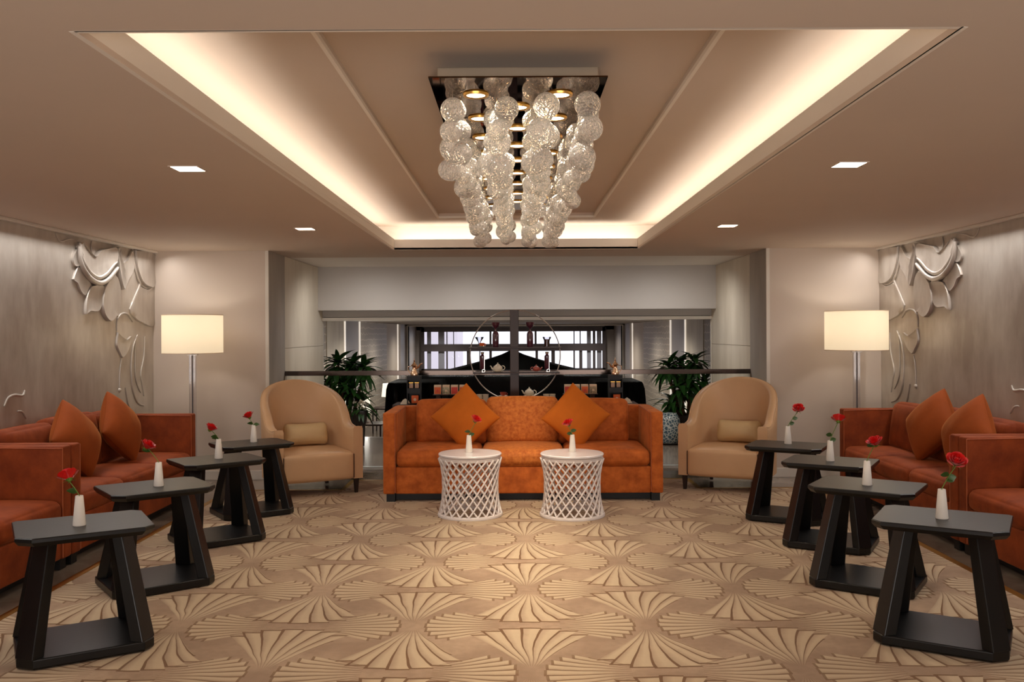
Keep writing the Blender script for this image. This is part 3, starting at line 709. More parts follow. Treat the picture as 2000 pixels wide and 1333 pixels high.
# ------------------------------------------------------------------ black side tables
def chamfer_rect(a, b, cs):
    h, k = a / 2, b / 2; c0, c1, c2, c3 = cs
    return [(-h + c0, -k), (h - c1, -k), (h, -k + c1), (h, k - c2), (h - c2, k), (-h + c3, k), (-h, k - c3), (-h, -k + c0)]
def make_side_table(label, loc, rz, mirror=1):
    t = thing('side_table', label, 'side table', loc, rz, 'black side tables with splayed legs')
    A, B, H = .545, .445, .55
    base_poly = chamfer_rect(A, B, (.06, .045, .04, .015)); base_poly = [(x * mirror, y) for x, y in base_poly]
    def ins(poly, d): 
        return [(x * (1 - d / .28), y * (1 - d / .24)) for x, y in poly]
    top = MB().loops([[(x, y, H - .036) for x, y in ins(base_poly, .014)], [(x, y, H - .018) for x, y in base_poly], [(x, y, H - .004) for x, y in base_poly], [(x, y, H) for x, y in ins(base_poly, .003)]])
    top.build('tabletop', M_black, t, smooth=0)
    bp = [(x * .985, y * .985) for x, y in base_poly]
    MB().loops([[(x, y, .004) for x, y in ins(bp, .004)], [(x, y, .012) for x, y in bp], [(x, y, .044) for x, y in bp], [(x, y, .048) for x, y in ins(bp, .004)]]).build('base_board', M_black, t, smooth=0, bevel=.002)
    for (sx, sy) in ((-1, -1), (1, -1), (1, 1), (-1, 1)):
        ang = math.atan2(sy * B, sx * A * mirror)
        def ring(cx, cy, z, wd, tk, rot):
            c, s_ = math.cos(rot), math.sin(rot)
            return [(cx + c * u - s_ * v, cy + s_ * u + c * v, z) for u, v in ((-tk, -wd), (tk, -wd), (tk, -wd * .2), (tk, wd), (-tk, wd))]
        bx, by = sx * mirror * (A / 2 - .052), sy * (B / 2 - .048)
        tx, ty = sx * mirror * .150, sy * .060
        r0, r1 = ang, ang
        MB().loops([ring(bx, by, .046, .049, .030, r0), ring(tx, ty, H - .034, .043, .025, r1)]).build('leg', M_black, t, smooth=0, bevel=.004)
    return t
def mid(a, b_, z=.55):
    p, q = G(*a, z), G(*b_, z); return ((p[0] + q[0]) / 2, (p[1] + q[1]) / 2)
TB = [((25, 1024), (301, 1028), 31, 1, 'black side table on the left nearest the camera, by the near sofa'),
      ((184, 953), (422, 950), 38, 1, 'black side table second from the camera on the left'),
      ((329, 898), (520, 899), 38, 1, 'black side table third from the camera on the left'),
      ((406, 867), (578, 866), 35, 1, 'black side table on the left farthest from the camera, beside the armchair'),
      ((1697, 1017), (1983, 1012), -31, -1, 'black side table on the right nearest the camera, by the near sofa'),
      ((1570, 949), (1818, 949), -34, -1, 'black side table second from the camera on the right'),
      ((1523, 904), (1719, 900), -30, -1, 'black side table third from the camera on the right'),
      ((1461, 870), (1614, 871), -28, -1, 'black side table on the right farthest from the camera, beside the armchair')]
tc_ = []
for a, b_, rz, mi, lab in TB:
    c = mid(a, b_); tc_.append(c); make_side_table(lab, (c[0], c[1], .006), math.radians(rz), mi)

# ------------------------------------------------------------------ white lattice drum tables
def make_drum(label, loc):
    t = thing('lattice_table', label, 'coffee table', loc, 0, 'round white lattice drum tables')
    H, R0 = .476, .24
    MB().lathe([(R0 - .012, H - .022), (R0, H - .018), (R0 + .002, H - .006), (R0 - .004, H), (.001, H + .0)], 64, cap=False).lathe([(.001, H - .022), (R0 - .012, H - .022)], 64, cap=False).build('tabletop', M_topw, t, smooth=30)
    MB().lathe([(.215, .0), (.247, 0), (.25, .010), (.246, .022), (.228, .024), (.215, .022), (.215, 0)], 64, cap=False).build('base_ring', M_lattice, t, smooth=40)
    MB().lathe([(.208, H - .05), (.228, H - .05), (.232, H - .023), (.208, H - .023), (.208, H - .05)], 48, cap=False).build('upper_ring', M_lattice, t, smooth=40)
    N_, tw, z0, z1 = 22, 1.45, .018, H - .04
    lat = MB()
    for sg in (-1, 1):
        for k in range(N_):
            pts = []
            for i in range(23):
                v = i / 22; z = z0 + (z1 - z0) * v
                r = .206 + .030 * (abs(v - .5) * 2) ** 2.4 + (.004 if sg > 0 else 0)
                a = 2 * PI * k / N_ + sg * tw * (v - .5)
                pts.append((r * math.cos(a), r * math.sin(a), z))
            lat.tube(pts, .0072, 6)
    lat.build('lattice', M_lattice, t, smooth=60)
    return t
dc = []
for px, lab in ((918, 'round white lattice drum table on the left, in front of the orange sofa'), (1117, 'round white lattice drum table on the right, in front of the orange sofa')):
    x, y = G(px, 884.5, .482); y = 6.86 if abs(y - 6.86) > .2 else y
    dc.append((x, y)); make_drum(lab, (x, y, .006))

# ------------------------------------------------------------------ bud vases and roses
vase_m = MB().lathe([(.001, 0), (.026, 0), (.0275, .004), (.0165, .130), (.0155, .132), (.013, .130), (.0135, .11), (.001, .108)], 12, cap=False).mesh('bud_vase', M_vase, 30)
def bloom_mesh():
    mb = MB()
    for layer, (n, rr, zt, sp) in enumerate(((3, .010, .024, 1.5), (4, .017, .022, 1.2), (5, .024, .018, 1.0), (5, .030, .011, .85))):
        for k in range(n):
            a0 = 2 * PI * k / n + layer * .7; vs_, fs_ = [], []
            for i in range(5):
                v = i / 4
                for j in range(5):
                    u = -1 + j / 2; wd = sp * (.35 + .75 * math.sin(v * PI * .62))
                    a = a0 + u * wd * .62
                    r = rr * (.25 + .75 * math.sin(v * PI / 2)) + .004 * layer * v ** 3 * (1 - .3 * u * u)
                    z = -.022 + (zt + .022) * v - .005 * u * u * v - .004 * layer * max(0, v - .8)
                    vs_.append((r * math.cos(a), r * math.sin(a), z))
            for i in range(4):
                for j in range(4): fs_.append((i * 5 + j, i * 5 + j + 1, i * 5 + j + 6, i * 5 + j + 5))
            mb.add(vs_, fs_)
    mb.sphere((0, 0, .004), .011, 10, 8)
    return mb.mesh('bloom', M_rose, 50)
BM = bloom_mesh()
SEP = MB().lathe([(.001, -.030), (.006, -.028), (.014, -.018), (.009, -.020), (.001, -.022)], 10, cap=False)
for k in range(5):
    a = 2 * PI * k / 5; SEP.add([(.008 * math.cos(a - .4), .008 * math.sin(a - .4), -.022), (.008 * math.cos(a + .4), .008 * math.sin(a + .4), -.022), (.030 * math.cos(a), .030 * math.sin(a), -.026)], [(0, 1, 2)])
SEP = SEP.mesh('sepals', M_stem, 0)
def leaf_mesh(L, W_, name, m, nseg=7, droop=.25, fold=.25):
    mb = MB(); vs_, fs_ = [], []
    for i in range(nseg + 1):
        v = i / nseg; wd = W_ * math.sin(PI * min(1, v ** .8 * .97 + .02)) ** .8; x = L * v * (1 - .15 * droop * v); z = -droop * L * v * v
        vs_ += [(x, -wd, z + fold * wd), (x, 0, z), (x, wd, z + fold * wd)]
    for i in range(nseg):
        for j in (0, 1): fs_.append((i * 3 + j, i * 3 + j + 1, i * 3 + j + 4, i * 3 + j + 3))
    mb.add(vs_, fs_); return mb.mesh(name, m, 60)
RLM = leaf_mesh(.045, .015, 'leaf', M_leaf)
RS = [(tc_[0], .556, (155, 1027), (134, 928), [(150, 957)], 'the left side table nearest the camera'),
      (tc_[1], .556, (310, 950), (289.5, 869.5), [(283, 878)], 'the left side table second from the camera'),
      (tc_[2], .556, (427, 896), (413, 835), [(424, 852), (424, 860)], 'the left side table third from the camera'),
      (tc_[3], .556, (495.5, 864), (486, 811), [(490, 826), (506, 834)], 'the farthest left side table'),
      (dc[0], .482, (916, 884), (930, 819), [(908, 842), (940, 848)], 'the left white lattice table'),
      (dc[1], .482, (1118, 883), (1109, 826), [(1121, 840), (1111, 846)], 'the right white lattice table'),
      (tc_[4], .556, (1839.5, 1013.5), (1867, 899.5), [(1852, 930), (1866, 935), (1845, 925)], 'the right side table nearest the camera'),
      (tc_[5], .556, (1693.5, 948), (1707, 862), [(1698, 868)], 'the right side table second from the camera'),
      (tc_[6], .556, (1621.5, 901), (1637, 818), [(1618, 848), (1624, 858)], 'the right side table third from the camera'),
      (tc_[7], .556, (1539, 867.5), (1558, 798), [(1546, 826), (1556, 816)], 'the farthest right side table')]
random.seed(5)
for (c, zt, vb, bl, lvs, where) in RS:
    x, y = G(*vb, zt + .0)
    o = put('bud_vase', vase_m, None, (x, y, zt + .0005)); tag(o, 'white tapered bud vase on ' + where, 'vase', 'white bud vases')
    bx, bz = P(*bl, y); top = zt + .133
    t = thing('rose', 'single red rose in the vase on ' + where, 'rose', (x, y, zt + .04), 0, 'single red roses')
    def lc(X, Z, dy=0): return Vector((X - x, dy, Z - zt - .04))
    dyb = random.uniform(-.015, .0)
    p0, p1, p2 = lc(x, zt + .045), lc(x, top), lc(bx, bz - .022, dyb)
    mid_ = p1 + (p2 - p1) * .5 + Vector(((bx - x) * -.12, 0, .0))
    pts = [p0, p1] + [((1 - s_) ** 2) * p1 + 2 * s_ * (1 - s_) * mid_ + s_ * s_ * p2 for s_ in (.25, .5, .75, 1)]
    MB().tube(pts, .0022, 6).build('stem', M_stem, t)
    tilt = max(-.6, min(.6, (bx - x) * 9))
    b = put('bloom', BM, t, tuple(lc(bx, bz, dyb)), (random.uniform(.25, .5), tilt, random.random() * 6), (1.12,) * 3); put('sepals', SEP, b)
    for lp_ in lvs:
        lx, lz = P(*lp_, y); tgt = lc(lx, lz, random.uniform(-.012, .012))
        s_ = max(0, min(1, (tgt.z - .01 - p1.z) / max(.01, p2.z - p1.z))); at = p1 + (p2 - p1) * s_
        at = ((1 - s_) ** 2) * p1 + 2 * s_ * (1 - s_) * mid_ + s_ * s_ * p2
        d = tgt - at; sgn = 1 if d.x > 0 else -1
        put('leaf', RLM, t, tuple(at), (random.uniform(.9, 1.4), -.25, 0 if sgn > 0 else PI))

# ------------------------------------------------------------------ floor lamps
def floor_lamp(label, px, pyt, pyb, hwpx, Y):
    x, zt = P(px, pyt, Y); _, zbm = P(px, pyb, Y); r = hwpx / F * Y
    t = thing('floor_lamp', label, 'floor lamp', (x, Y, 0))
    sh = MB().lathe([(r, zbm), (r, zt)], 56, cap=False).lathe([(r - .003, zbm), (r - .003, zt)], 56, cap=False)
    s_ = sh.build('lamp_shade', M_shade, t, smooth=60)
    for z in (zbm, zt): MB().tube([(r * math.cos(2 * PI * i / 48), r * math.sin(2 * PI * i / 48), z) for i in range(48)], .003, 6, closed=True).build('shade_rim', M_cream_card, s_)
    MB().box((-.006, -.012, .03), (.006, .012, zbm + .02)).build('pole', M_darkframe, t, smooth=0)
    for sx in (-1, 1): MB().box((sx * .018 - .011, -.014, .03), (sx * .018 + .011, .014, zbm - .02)).build('acrylic_side', M_acrylic, t, smooth=0)
    MB().box((-.045, -.02, zbm - .02), (.045, .02, zbm - .012)).box((-.006, -.006, zbm - .012), (.006, .006, zbm + .05)).build('cap', M_chrome, t, smooth=0)
    MB().box((-.13, -.13, -.004), (.13, .13, .03)).build('foot_plate', M_chrome, t, smooth=0, bevel=.004)
    MB().sphere((0, 0, (zt + zbm) / 2), .03).build('bulb', M_lampshade_far, t)
    l = bpy.data.lights.new('lamp_bulb', 'POINT'); l.energy = 2.2; l.color = (1, .92, .82); l.shadow_soft_size = .05
    lo = bpy.data.objects.new('lamp_bulb', l); COL.objects.link(lo); lo.location = (x, Y, (zt + zbm) / 2 + .06)
floor_lamp('tall floor lamp with cream drum shade behind the left wall sofa', 376, 616, 690, 57, 8.15)
floor_lamp('tall floor lamp with cream drum shade behind the right wall sofa', 1672, 608, 684, 59, 8.15)

# ------------------------------------------------------------------ glass balustrade
ba = thing('glass_balustrade', 'frameless glass balustrade with polished brown steel handrail behind the sofa', 'balustrade', (0, YG, 0))
MB().box((JL + .013, -.02, .965), (JR - .013, .03, 1.013)).build('handrail', M_steel, ba, smooth=0, bevel=.002)
xs = [JL + .02, -.78, .83, JR - .02]; xs = [JL + .02, -1.18, .02, 1.24, JR - .02]
for i in range(4): MB().box((xs[i] + .004, 0, .02), (xs[i + 1] - .004, .010, .964)).build('glass_panel', M_sheet, ba, smooth=0)
MB().box((JL + .013, -.03, -.003), (JR - .013, .04, .022)).build('floor_channel', mat('light_steel', '#f0f6f3', .35), ba, smooth=0)

# ------------------------------------------------------------------ display table with tea shelf behind the sofa
YD = 8.92; K = F / YD
def DX(px): return (px - VX) / K
def DZ(py): return HC - (py - VY) / K
ct = thing('console_table', 'dark wood console table hidden behind the central sofa', 'console table', (0, YD, 0))
MB().box((-1.2, -.19, .665), (1.2, .19, .70)).build('tabletop', M_brownwood, ct, smooth=0, bevel=.003)
for sx in (-1, 1):
    for sy in (-1, 1): MB().box((sx * 1.15 - .025, sy * .15 - .025, 0), (sx * 1.15 + .025, sy * .15 + .025, .665)).build('leg', M_brownwood, ct, smooth=0)
dsx = thing('display_shelf', 'round tea display stand with thin metal ring, brown post and three shelves', 'shelf', (0, YD, .70))
def dz(z): return z - .70
MB().box((DX(996), -.05, 0), (DX(1013), .04, dz(DZ(606)))).build('post', M_brownwood, dsx, smooth=0, bevel=.003)
rc, zc_ = .448, DZ(694)
MB().tube([(rc * math.cos(2 * PI * i / 72), .0, dz(zc_) + rc * math.sin(2 * PI * i / 72)) for i in range(72)], .0055, 8, closed=True).build('ring', mat('satin_ring', '#b9b2ab', .3, .6), dsx)
SH = [DZ(678), DZ(727), DZ(775)]
for (z, x0, x1) in ((SH[0], 916, 1096), (SH[1], 924, 1092), (SH[2], 958, 1056)):
    MB().box((DX(x0), -.08, dz(z) - .014), (DX(x1), .06, dz(z))).build('shelf_board', M_brownwood, dsx, smooth=0, bevel=.002)
MB().box((-.06, -.08, 0), (.06, .06, .012)).build('foot', M_brownwood, dsx, smooth=0)
# clear glass carafes and plum bottles
bot = MB().lathe([(.001, 0), (.030, 0), (.032, .004), (.032, .125), (.024, .150), (.009, .160), (.008, .180), (.012, .188), (.030, .200), (.040, .222), (.042, .245), (.036, .247), (.030, .212), (.001, .205)], 28, cap=False).mesh('goblet_bottle', M_purple, 40)
for px, lab in ((968, 'dark plum bottle with cup-shaped top left of the post on the top shelf'), (1035, 'dark plum bottle with cup-shaped top right of the post on the top shelf')):
    o = put('goblet_bottle', bot, None, (DX(px), YD - .02, SH[0])); tag(o, lab, 'bottle', 'plum bottles on the top display shelf')
flask = MB().lathe([(.001, 0), (.024, 0), (.026, .005), (.026, .128), (.014, .140), (.012, .150), (.001, .150)], 20, cap=False).mesh('flask_body', M_purple, 40)
for px, lab in ((942, 'slim dark plum flask with chrome clamp at the left end of the middle shelf'), (1068, 'slim dark plum flask with chrome clamp at the right end of the middle shelf')):
    t = thing('coffee_siphon', lab, 'siphon', (DX(px), YD - .01, SH[1]), 0, 'siphon flasks on the middle shelf')
    put('flask_body', flask, t, (0, 0, .03))
    MB().lathe([(.001, .18), (.016, .18), (.018, .2), (.001, .2)], 12, cap=False).build('neck_collar', M_chrome, t)
    MB().tube([(.012 + .014 * math.cos(2 * PI * i / 20), -.03, .015 + .014 * math.sin(2 * PI * i / 20)) for i in range(20)], .002, 6, closed=True).tube([(.02, -.03, .03), (.02, -.03, .19)], .002, 6).build('chrome_frame', M_chrome, t)
    MB().lathe([(.001, 0), (.03, 0), (.03, .006), (.001, .006)], 20, cap=False).build('base', M_chrome, t)
def saucer(parent, r, m, z=0, name='saucer'): return MB().lathe([(.001, z), (r * .55, z), (r, z + .010), (r * .97, z + .012), (r * .55, z + .004), (.001, z + .004)], 28, cap=False).build(name, m, parent)
def teapot(label, px, Y, z, s_, m, flip=1, group=None, sauc=True):
    t = thing('teapot', label, 'teapot', (DX(px), Y, z), 0, group)
    b = MB().lathe([(.001, .006), (.022 * s_, .006), (.042 * s_, .02 * s_), (.048 * s_, .04 * s_), (.040 * s_, .06 * s_), (.022 * s_, .07 * s_), (.001, .072 * s_)], 28, cap=False).build('body', m, t, smooth=60)
    l = MB().lathe([(.001, .069 * s_), (.022 * s_, .069 * s_), (.018 * s_, .078 * s_), (.004 * s_, .082 * s_), (.007 * s_, .088 * s_), (.005 * s_, .094 * s_), (.001, .095 * s_)], 20, cap=False).build('lid', m, t, smooth=60)
    MB().tube([(-flip * .040 * s_, 0, .028 * s_), (-flip * .058 * s_, 0, .038 * s_), (-flip * .066 * s_, 0, .056 * s_), (-flip * .076 * s_, 0, .064 * s_)], [.010 * s_, .008 * s_, .006 * s_, .005 * s_], 10).build('spout', m, t)
    MB().tube([(flip * (.044 + .026 * math.sin(PI * i / 12)) * s_, 0, (.022 + .038 * (1 - math.cos(PI * i / 12)) / 2 * 1.1) * s_) for i in range(13)], .0045 * s_, 8).build('handle', m, t)
    if sauc: saucer(t, .058 * s_, m)
    return t
teapot('cream china teapot on a saucer left of the post on the middle shelf', 972, YD - .03, SH[1], 1.0, M_creamware, 1)
teapot('cream china teapot right of the post on the bottom shelf', 1033, YD - .03, SH[2], 1.0, M_creamware, 1, sauc=True)
teapot('small red china teapot right of the post on the middle shelf', 1047, YD - .03, SH[1], .78, M_redware, -1, sauc=False)
def cup(label, px, Y, z, m, ms, s_=1.0, group=None):
    t = thing('teacup', label, 'teacup', (DX(px), Y, z), 0, group)
    MB().lathe([(.001, .010), (.016 * s_, .010), (.026 * s_, .022 * s_), (.031 * s_, .046 * s_), (.028 * s_, .046 * s_), (.022 * s_, .024 * s_), (.001, .016 * s_)], 24, cap=False).build('cup', m, t, smooth=60)
    MB().tube([((.026 + .018 * math.sin(PI * i / 8)) * s_, 0, (.018 + .022 * (1 - math.cos(PI * i / 8)) / 2) * s_) for i in range(9)], .003, 6).build('handle', m, t)
    saucer(t, .048 * s_, ms); return t
cup('orange teacup on a saucer at the left end of the top shelf', 941, YD - .03, SH[0], M_orangebox, M_creamware, .9)
cup('brown teacup on a saucer left of the post on the bottom shelf', 982, YD - .03, SH[2], M_redware, M_creamware, 1.0)
# glass of tea and clear glass dish on top shelf
t = thing('tea_glass', 'flared glass of dark tea at the right end of the top shelf', 'glass', (DX(1068), YD, SH[0]))
MB().lathe([(.026, .0), (.027, .06), (.044, .098), (.0445, .098), (.0285, .062), (.0275, 0)], 24, cap=False).build('glass', M_acrylic, t, smooth=40)
MB().lathe([(.001, .003), (.023, .003), (.024, .075), (.001, .075)], 20, cap=False).build('tea', M_tea, t, smooth=40)
t = thing('glass_funnel', 'clear glass dripper funnel behind the orange cup on the top shelf', 'glass', (DX(936), YD + .03, SH[0]))
MB().lathe([(.012, .0), (.012, .05), (.046, .10), (.047, .10), (.013, .048), (.013, 0)], 24, cap=False).build('funnel', M_acrylic, t, smooth=40)
# towers with copper coffee pots, amber jars and an orange box
def tower(px, side):
    x = DX(px); z0 = .70; H = DZ(733) - z0
    t = thing('display_tower', 'black open display box tower at the %s end of the console' % side, 'shelf', (x, YD - .05, z0), 0, 'black display towers')
    w_ = .068
    for a, b_, nm in (((-w_, -.06, 0), (-w_ + .008, .06, H), 'side_panel'), ((w_ - .008, -.06, 0), (w_, .06, H), 'side_panel'), ((-w_, .052, 0), (w_, .06, H), 'back_panel')):
        MB().box(a, b_).build(nm, M_plinth, t, smooth=0)
    for z, h in ((0, .008), (.105, .05), (H - .042, .042)): MB().box((-w_ + .008, -.06, z), (w_ - .008, .052, z + h)).build('shelf_board', M_plinth, t, smooth=0)
    for k in (-1, 1):
        j = thing('tea_jar', 'amber glass jar in the %s display tower, its %s jar' % (side, 'left' if k < 0 else 'right'), 'jar', (x + k * .028, YD - .07, z0 + .156), 0, 'amber jars in the display towers')
        MB().box((-.021, -.02, 0), (.021, .02, .050)).build('jar', M_acrylic, j, smooth=0, bevel=.003); MB().box((-.019, -.018, .001), (.019, .018, .046)).build('filling', M_amber, j, smooth=0)
        MB().box((-.021, -.02, .050), (.021, .02, .058)).build('lid', M_gold, j, smooth=0)
    ob = MB().box((x - .034 + .01, YD - .10, z0 + .0085), (x + .034 + .01, YD - .06, z0 + .085)).build('gift_box', M_orangebox, None, smooth=0, bevel=.002)
    tag(ob, 'orange gift box in the bottom of the %s display tower' % side, 'box')
    dn = MB().lathe([(.001, 0), (.012, 0), (.014, .0015), (.001, .002)], 20, cap=False).build('printed_dot', M_cream_card, ob); dn.matrix_world = T(x + .01, YD - .1005, z0 + .045) @ R(PI / 2, 'X')
    f = 1 if side == 'left' else -1
    p = thing('coffee_pot', 'copper Arabic coffee pot with curved spout on top of the %s display tower' % side, 'coffee pot', (x, YD - .05, z0 + H), 0, 'copper coffee pots')
    MB().lathe([(.001, 0), (.036, 0), (.038, .006), (.034, .03), (.022, .062), (.018, .085), (.026, .096), (.030, .100), (.028, .104)], 28, cap=False).build('body', M_copper, p, smooth=50)
    MB().lathe([(.032, .102), (.026, .112), (.014, .122), (.010, .135), (.005, .14), (.008, .148), (.003, .156), (.002, .17), (.0005, .178)], 24, cap=False).build('lid', M_copper, p, smooth=50)
    MB().tube([(f * .016, 0, .075), (f * .040, 0, .085), (f * .056, 0, .112), (f * .085, 0, .124)], [.014, .010, .007, .004], 8).build('spout', M_copper, p)
    MB().tube([(-f * .026, 0, .098), (-f * .060, 0, .088), (-f * .062, 0, .055), (-f * .034, 0, .016)], .0035, 8).build('handle', M_copper, p)
tower(810, 'left'); tower(1200, 'right')
# tea caddy racks with four boxes each
BXM = [M_orangebox, M_olivebox, M_redbox, M_orangebox], [M_redbox, M_darkfloral, M_orangebox, M_darkfloral]
NM = ['orange', 'olive floral', 'coral red', 'light orange'], ['coral pink', 'floral brown', 'orange', 'grey floral']
for si, (pc, side) in enumerate(((880, 'left'), (1132, 'right'))):
    x = DX(pc); zt = DZ(769)
    t = thing('tea_rack', 'low dark rack holding four tea boxes on the %s of the console' % side, 'rack', (x, YD - .06, .70), 0, 'dark racks for tea boxes')
    MB().box((-.17, -.05, zt - .708), (.17, .05, zt - .70)).build('board', M_brownwood, t, smooth=0)
    for k in (-1, 1): MB().box((k * .12 - .02, -.03, 0), (k * .12 + .02, .03, zt - .708)).build('post', M_brownwood, t, smooth=0)
    for k in range(4):
        o = thing('tea_box', '%s tea box, %s on the %s rack' % (NM[si][k], ('first from the left', 'second from the left', 'third from the left', 'last on the right')[k], side), 'tea box', (x - .124 + .083 * k, YD - .07, zt), 0, 'tea boxes on the racks')
        MB().box((-.035, -.025, 0), (.035, .025, .092)).build('carton', M_cream_card, o, smooth=0, bevel=.002)
        MB().box((-.031, -.0265, .005), (.031, -.0245, .072)).build('printed_front', BXM[si][k], o, smooth=0)
        MB().lathe([(.001, 0), (.012, 0), (.012, .001), (.001, .001)], 12, cap=False).build('emblem', M_cream_card if k in (1, 3) else M_redbox, o).matrix_local = T(0, -.0265, .036) @ R(PI / 2, 'X')
# stacks of white cups and napkins at the ends of the console
cupst = MB()
for k in range(3): cupst.lathe([(.001, .022 * k), (.022, .022 * k), (.032, .022 * k + .045), (.030, .022 * k + .045), (.02, .022 * k + .004), (.001, .022 * k + .004)], 20, cap=False)
cupst = cupst.mesh('cup_stack', M_creamware, 50)
for px, lab in ((948, 'stack of white cups on the console just left of the ring'), (1066, 'stack of white cups on the console just right of the ring'), (1078, 'second stack of white cups right of the ring, beside the tea rack'), (936, 'second stack of white cups left of the ring, behind the pillow tip')):
    tag(put('cup_stack', cupst, None, (DX(px), YD - .04, .70)), lab, 'cups', 'stacks of white cups')
def napkin(px, side):
    x = DX(px); mb = MB()
    mb.add([(-.05, -.02, 0), (.05, -.02, 0), (.05, .02, 0), (-.05, .02, 0), (0, 0, .055), (-.025, 0, .04), (.03, 0, .035)], [(0, 1, 6, 4, 5), (1, 2, 6), (2, 3, 5, 4, 6), (3, 0, 5), (0, 3, 2, 1)])
    o = mb.build('napkin', M_creamware, None, smooth=0); o.location = (x, YD - .08, .70); tag(o, 'folded cream napkin beside the %s display tower' % side, 'napkin', 'folded napkins')
napkin(793, 'left'); napkin(1222, 'right')

# ------------------------------------------------------------------ dracaena plants beyond the glass
DLM = [leaf_mesh(L_, W_, 'leaf', M_dleaf, 7, dr, .25) for L_, W_, dr in ((.30, .036, .50), (.26, .040, .85), (.31, .034, .30))]
def dracaena(x, y, label, seed, flip):
    random.seed(seed)
    t = thing('dracaena_plant', label, 'plant', (x, y, 0))
    MB().lathe([(.001, 0), (.16, 0), (.20, .30), (.21, .32), (.19, .32), (.18, .29), (.001, .29)], 28, cap=False).build('planter', M_pot, t, smooth=40)
    MB().lathe([(.001, .288), (.182, .288), (.001, .30)], 20, cap=False).build('soil', M_plinth, t)
    heads = [(-.12, .02, .98, .028), (.22, -.03, .92, .022), (.05, .10, .95, .022), (-.26, .04, .70, .018), (.10, -.12, .66, .024), (-.05, -.08, .74, .018), (.18, -.04, .46, .016)]
    for i, (hx, hy, hz, r) in enumerate(heads):
        hx *= flip
        MB().tube([(hx * .35, hy * .5, .28), (hx * .6, hy * .8, .28 + (hz - .28) * .4), (hx * .95, hy, .28 + (hz - .28) * .8), (hx, hy, hz)], [r * 1.15, r, r * .9, r * .8], 10).build('trunk', M_trunk, t)
        nlf = 44 if i < 3 else 30
        for k in range(nlf):
            v = k / nlf; az = k * 2.399 + random.random() * .5; el = .95 - 1.45 * v + random.uniform(-.15, .15)
            put('leaf', DLM[k % 3], t, (hx, hy, hz + .05 - .10 * v), (0, -el, az), (random.uniform(.8, 1.15),) * 3)
dracaena(-2.20, 11.70, 'tall leafy dracaena with cane stems behind the left armchair, beyond the glass', 3, 1)
dracaena(2.22, 11.70, 'tall leafy dracaena with cane stems behind the right armchair, beyond the glass', 9, -1)
t = thing('garden_stool', 'blue and white patterned ceramic stool beneath the right-hand dracaena', 'stool', (1.93, 11.25, 0))
MB().lathe([(.001, 0), (.10, 0), (.135, .08), (.145, .20), (.13, .31), (.09, .38), (.001, .39)], 32, cap=False).build('body', M_bluewhite, t, smooth=60)
MB().lathe([(.001, .0), (.17, .0), (.19, .012), (.001, .012)], 32, cap=False).build('saucer', M_pot, t)
# small dark planter with white flowers
t = thing('flower_pot', 'dark vase of white flowers between the left armchair and the orange sofa, beyond the glass', 'flower pot', (-1.93, 11.15, 0))
MB().lathe([(.001, 0), (.05, 0), (.06, .25), (.09, .42), (.08, .44), (.05, .42), (.001, .41)], 24, cap=False).build('vase', M_pot, t, smooth=50)
random.seed(21)
FL = MB()
for k in range(5):
    a = 2 * PI * k / 5; FL.add([(0, 0, 0), (.02 * math.cos(a - .5), .02 * math.sin(a - .5), .008), (.032 * math.cos(a), .032 * math.sin(a), .004), (.02 * math.cos(a + .5), .02 * math.sin(a + .5), .008)], [(0, 1, 2, 3)])
FL = FL.mesh('flower', M_creamware, 0); FLL = leaf_mesh(.16, .025, 'leaf', M_dleaf, 5, .8)
for k in range(14):
    a = random.random() * 6.28; r = random.uniform(.02, .11); put('flower', FL, t, (r * math.cos(a), r * math.sin(a), .46 + random.uniform(0, .10)), (random.uniform(.5, 1.4), 0, random.random() * 6))
for k in range(16): put('leaf', FLL, t, (0, 0, .43), (0, -random.uniform(-.1, .9), k * 2.4))

# ------------------------------------------------------------------ lobby beyond, on a lower level
ZL, WL, ZT = -.86, 3.6, 1.67
struct(MB().box((-4.2, 12.05, ZL - .1), (4.2, 33, ZL)).box((-4.2, 12.10, ZL), (4.2, 12.15, -.004)).build('floor_lobby', M_lobbyfloor, smooth=0))
struct(MB().box((-4.4, 11.3, ZT), (4.4, 33, ZT + .1)).build('ceiling_lobby', M_lobbyceil, smooth=0))
for sx, side in ((-1, 'left'), (1, 'right')):
    wl = struct(MB().box((min(sx * WL, sx * (WL + .2)), 11.3, ZL), (max(sx * WL, sx * (WL + .2)), 29, ZT)).build('wall_lobby_' + side, M_lobbywall, smooth=0))
    struct(MB().box((min(sx * 2.5, sx * 4.2), YH + .29, ZL), (max(sx * 2.5, sx * 4.2), YH + .5, ZT)).build('wall_return_' + side, M_wall, smooth=0))
    def seg(nm, y0, y1, pr, m):
        x0, x1 = sorted((sx * (WL - pr), sx * (WL + .02))); return put(nm, MB().box((x0, y0, ZL), (x1, y1, ZT)).mesh(nm, m, 0), wl)
    seg('wallpaper_panel', 14, 17.0, .02, M_hex); seg('plain_panel', 17.0, 18.7, .03, M_cream)
    seg('light_strip', 18.72, 18.80, .05, M_led); seg('dark_pilaster', 18.85, 20.4, .04, M_greyframe); seg('light_strip', 20.45, 20.52, .06, M_led)
    seg('wallpaper_panel', 20.6, 25.0, .02, M_hex); seg('plain_panel', 25.0, 27.2, .02, M_lobbywall); seg('light_strip', 27.2, 27.28, .05, M_led); seg('dark_pilaster', 27.35, 28.6, .10, M_greyframe)
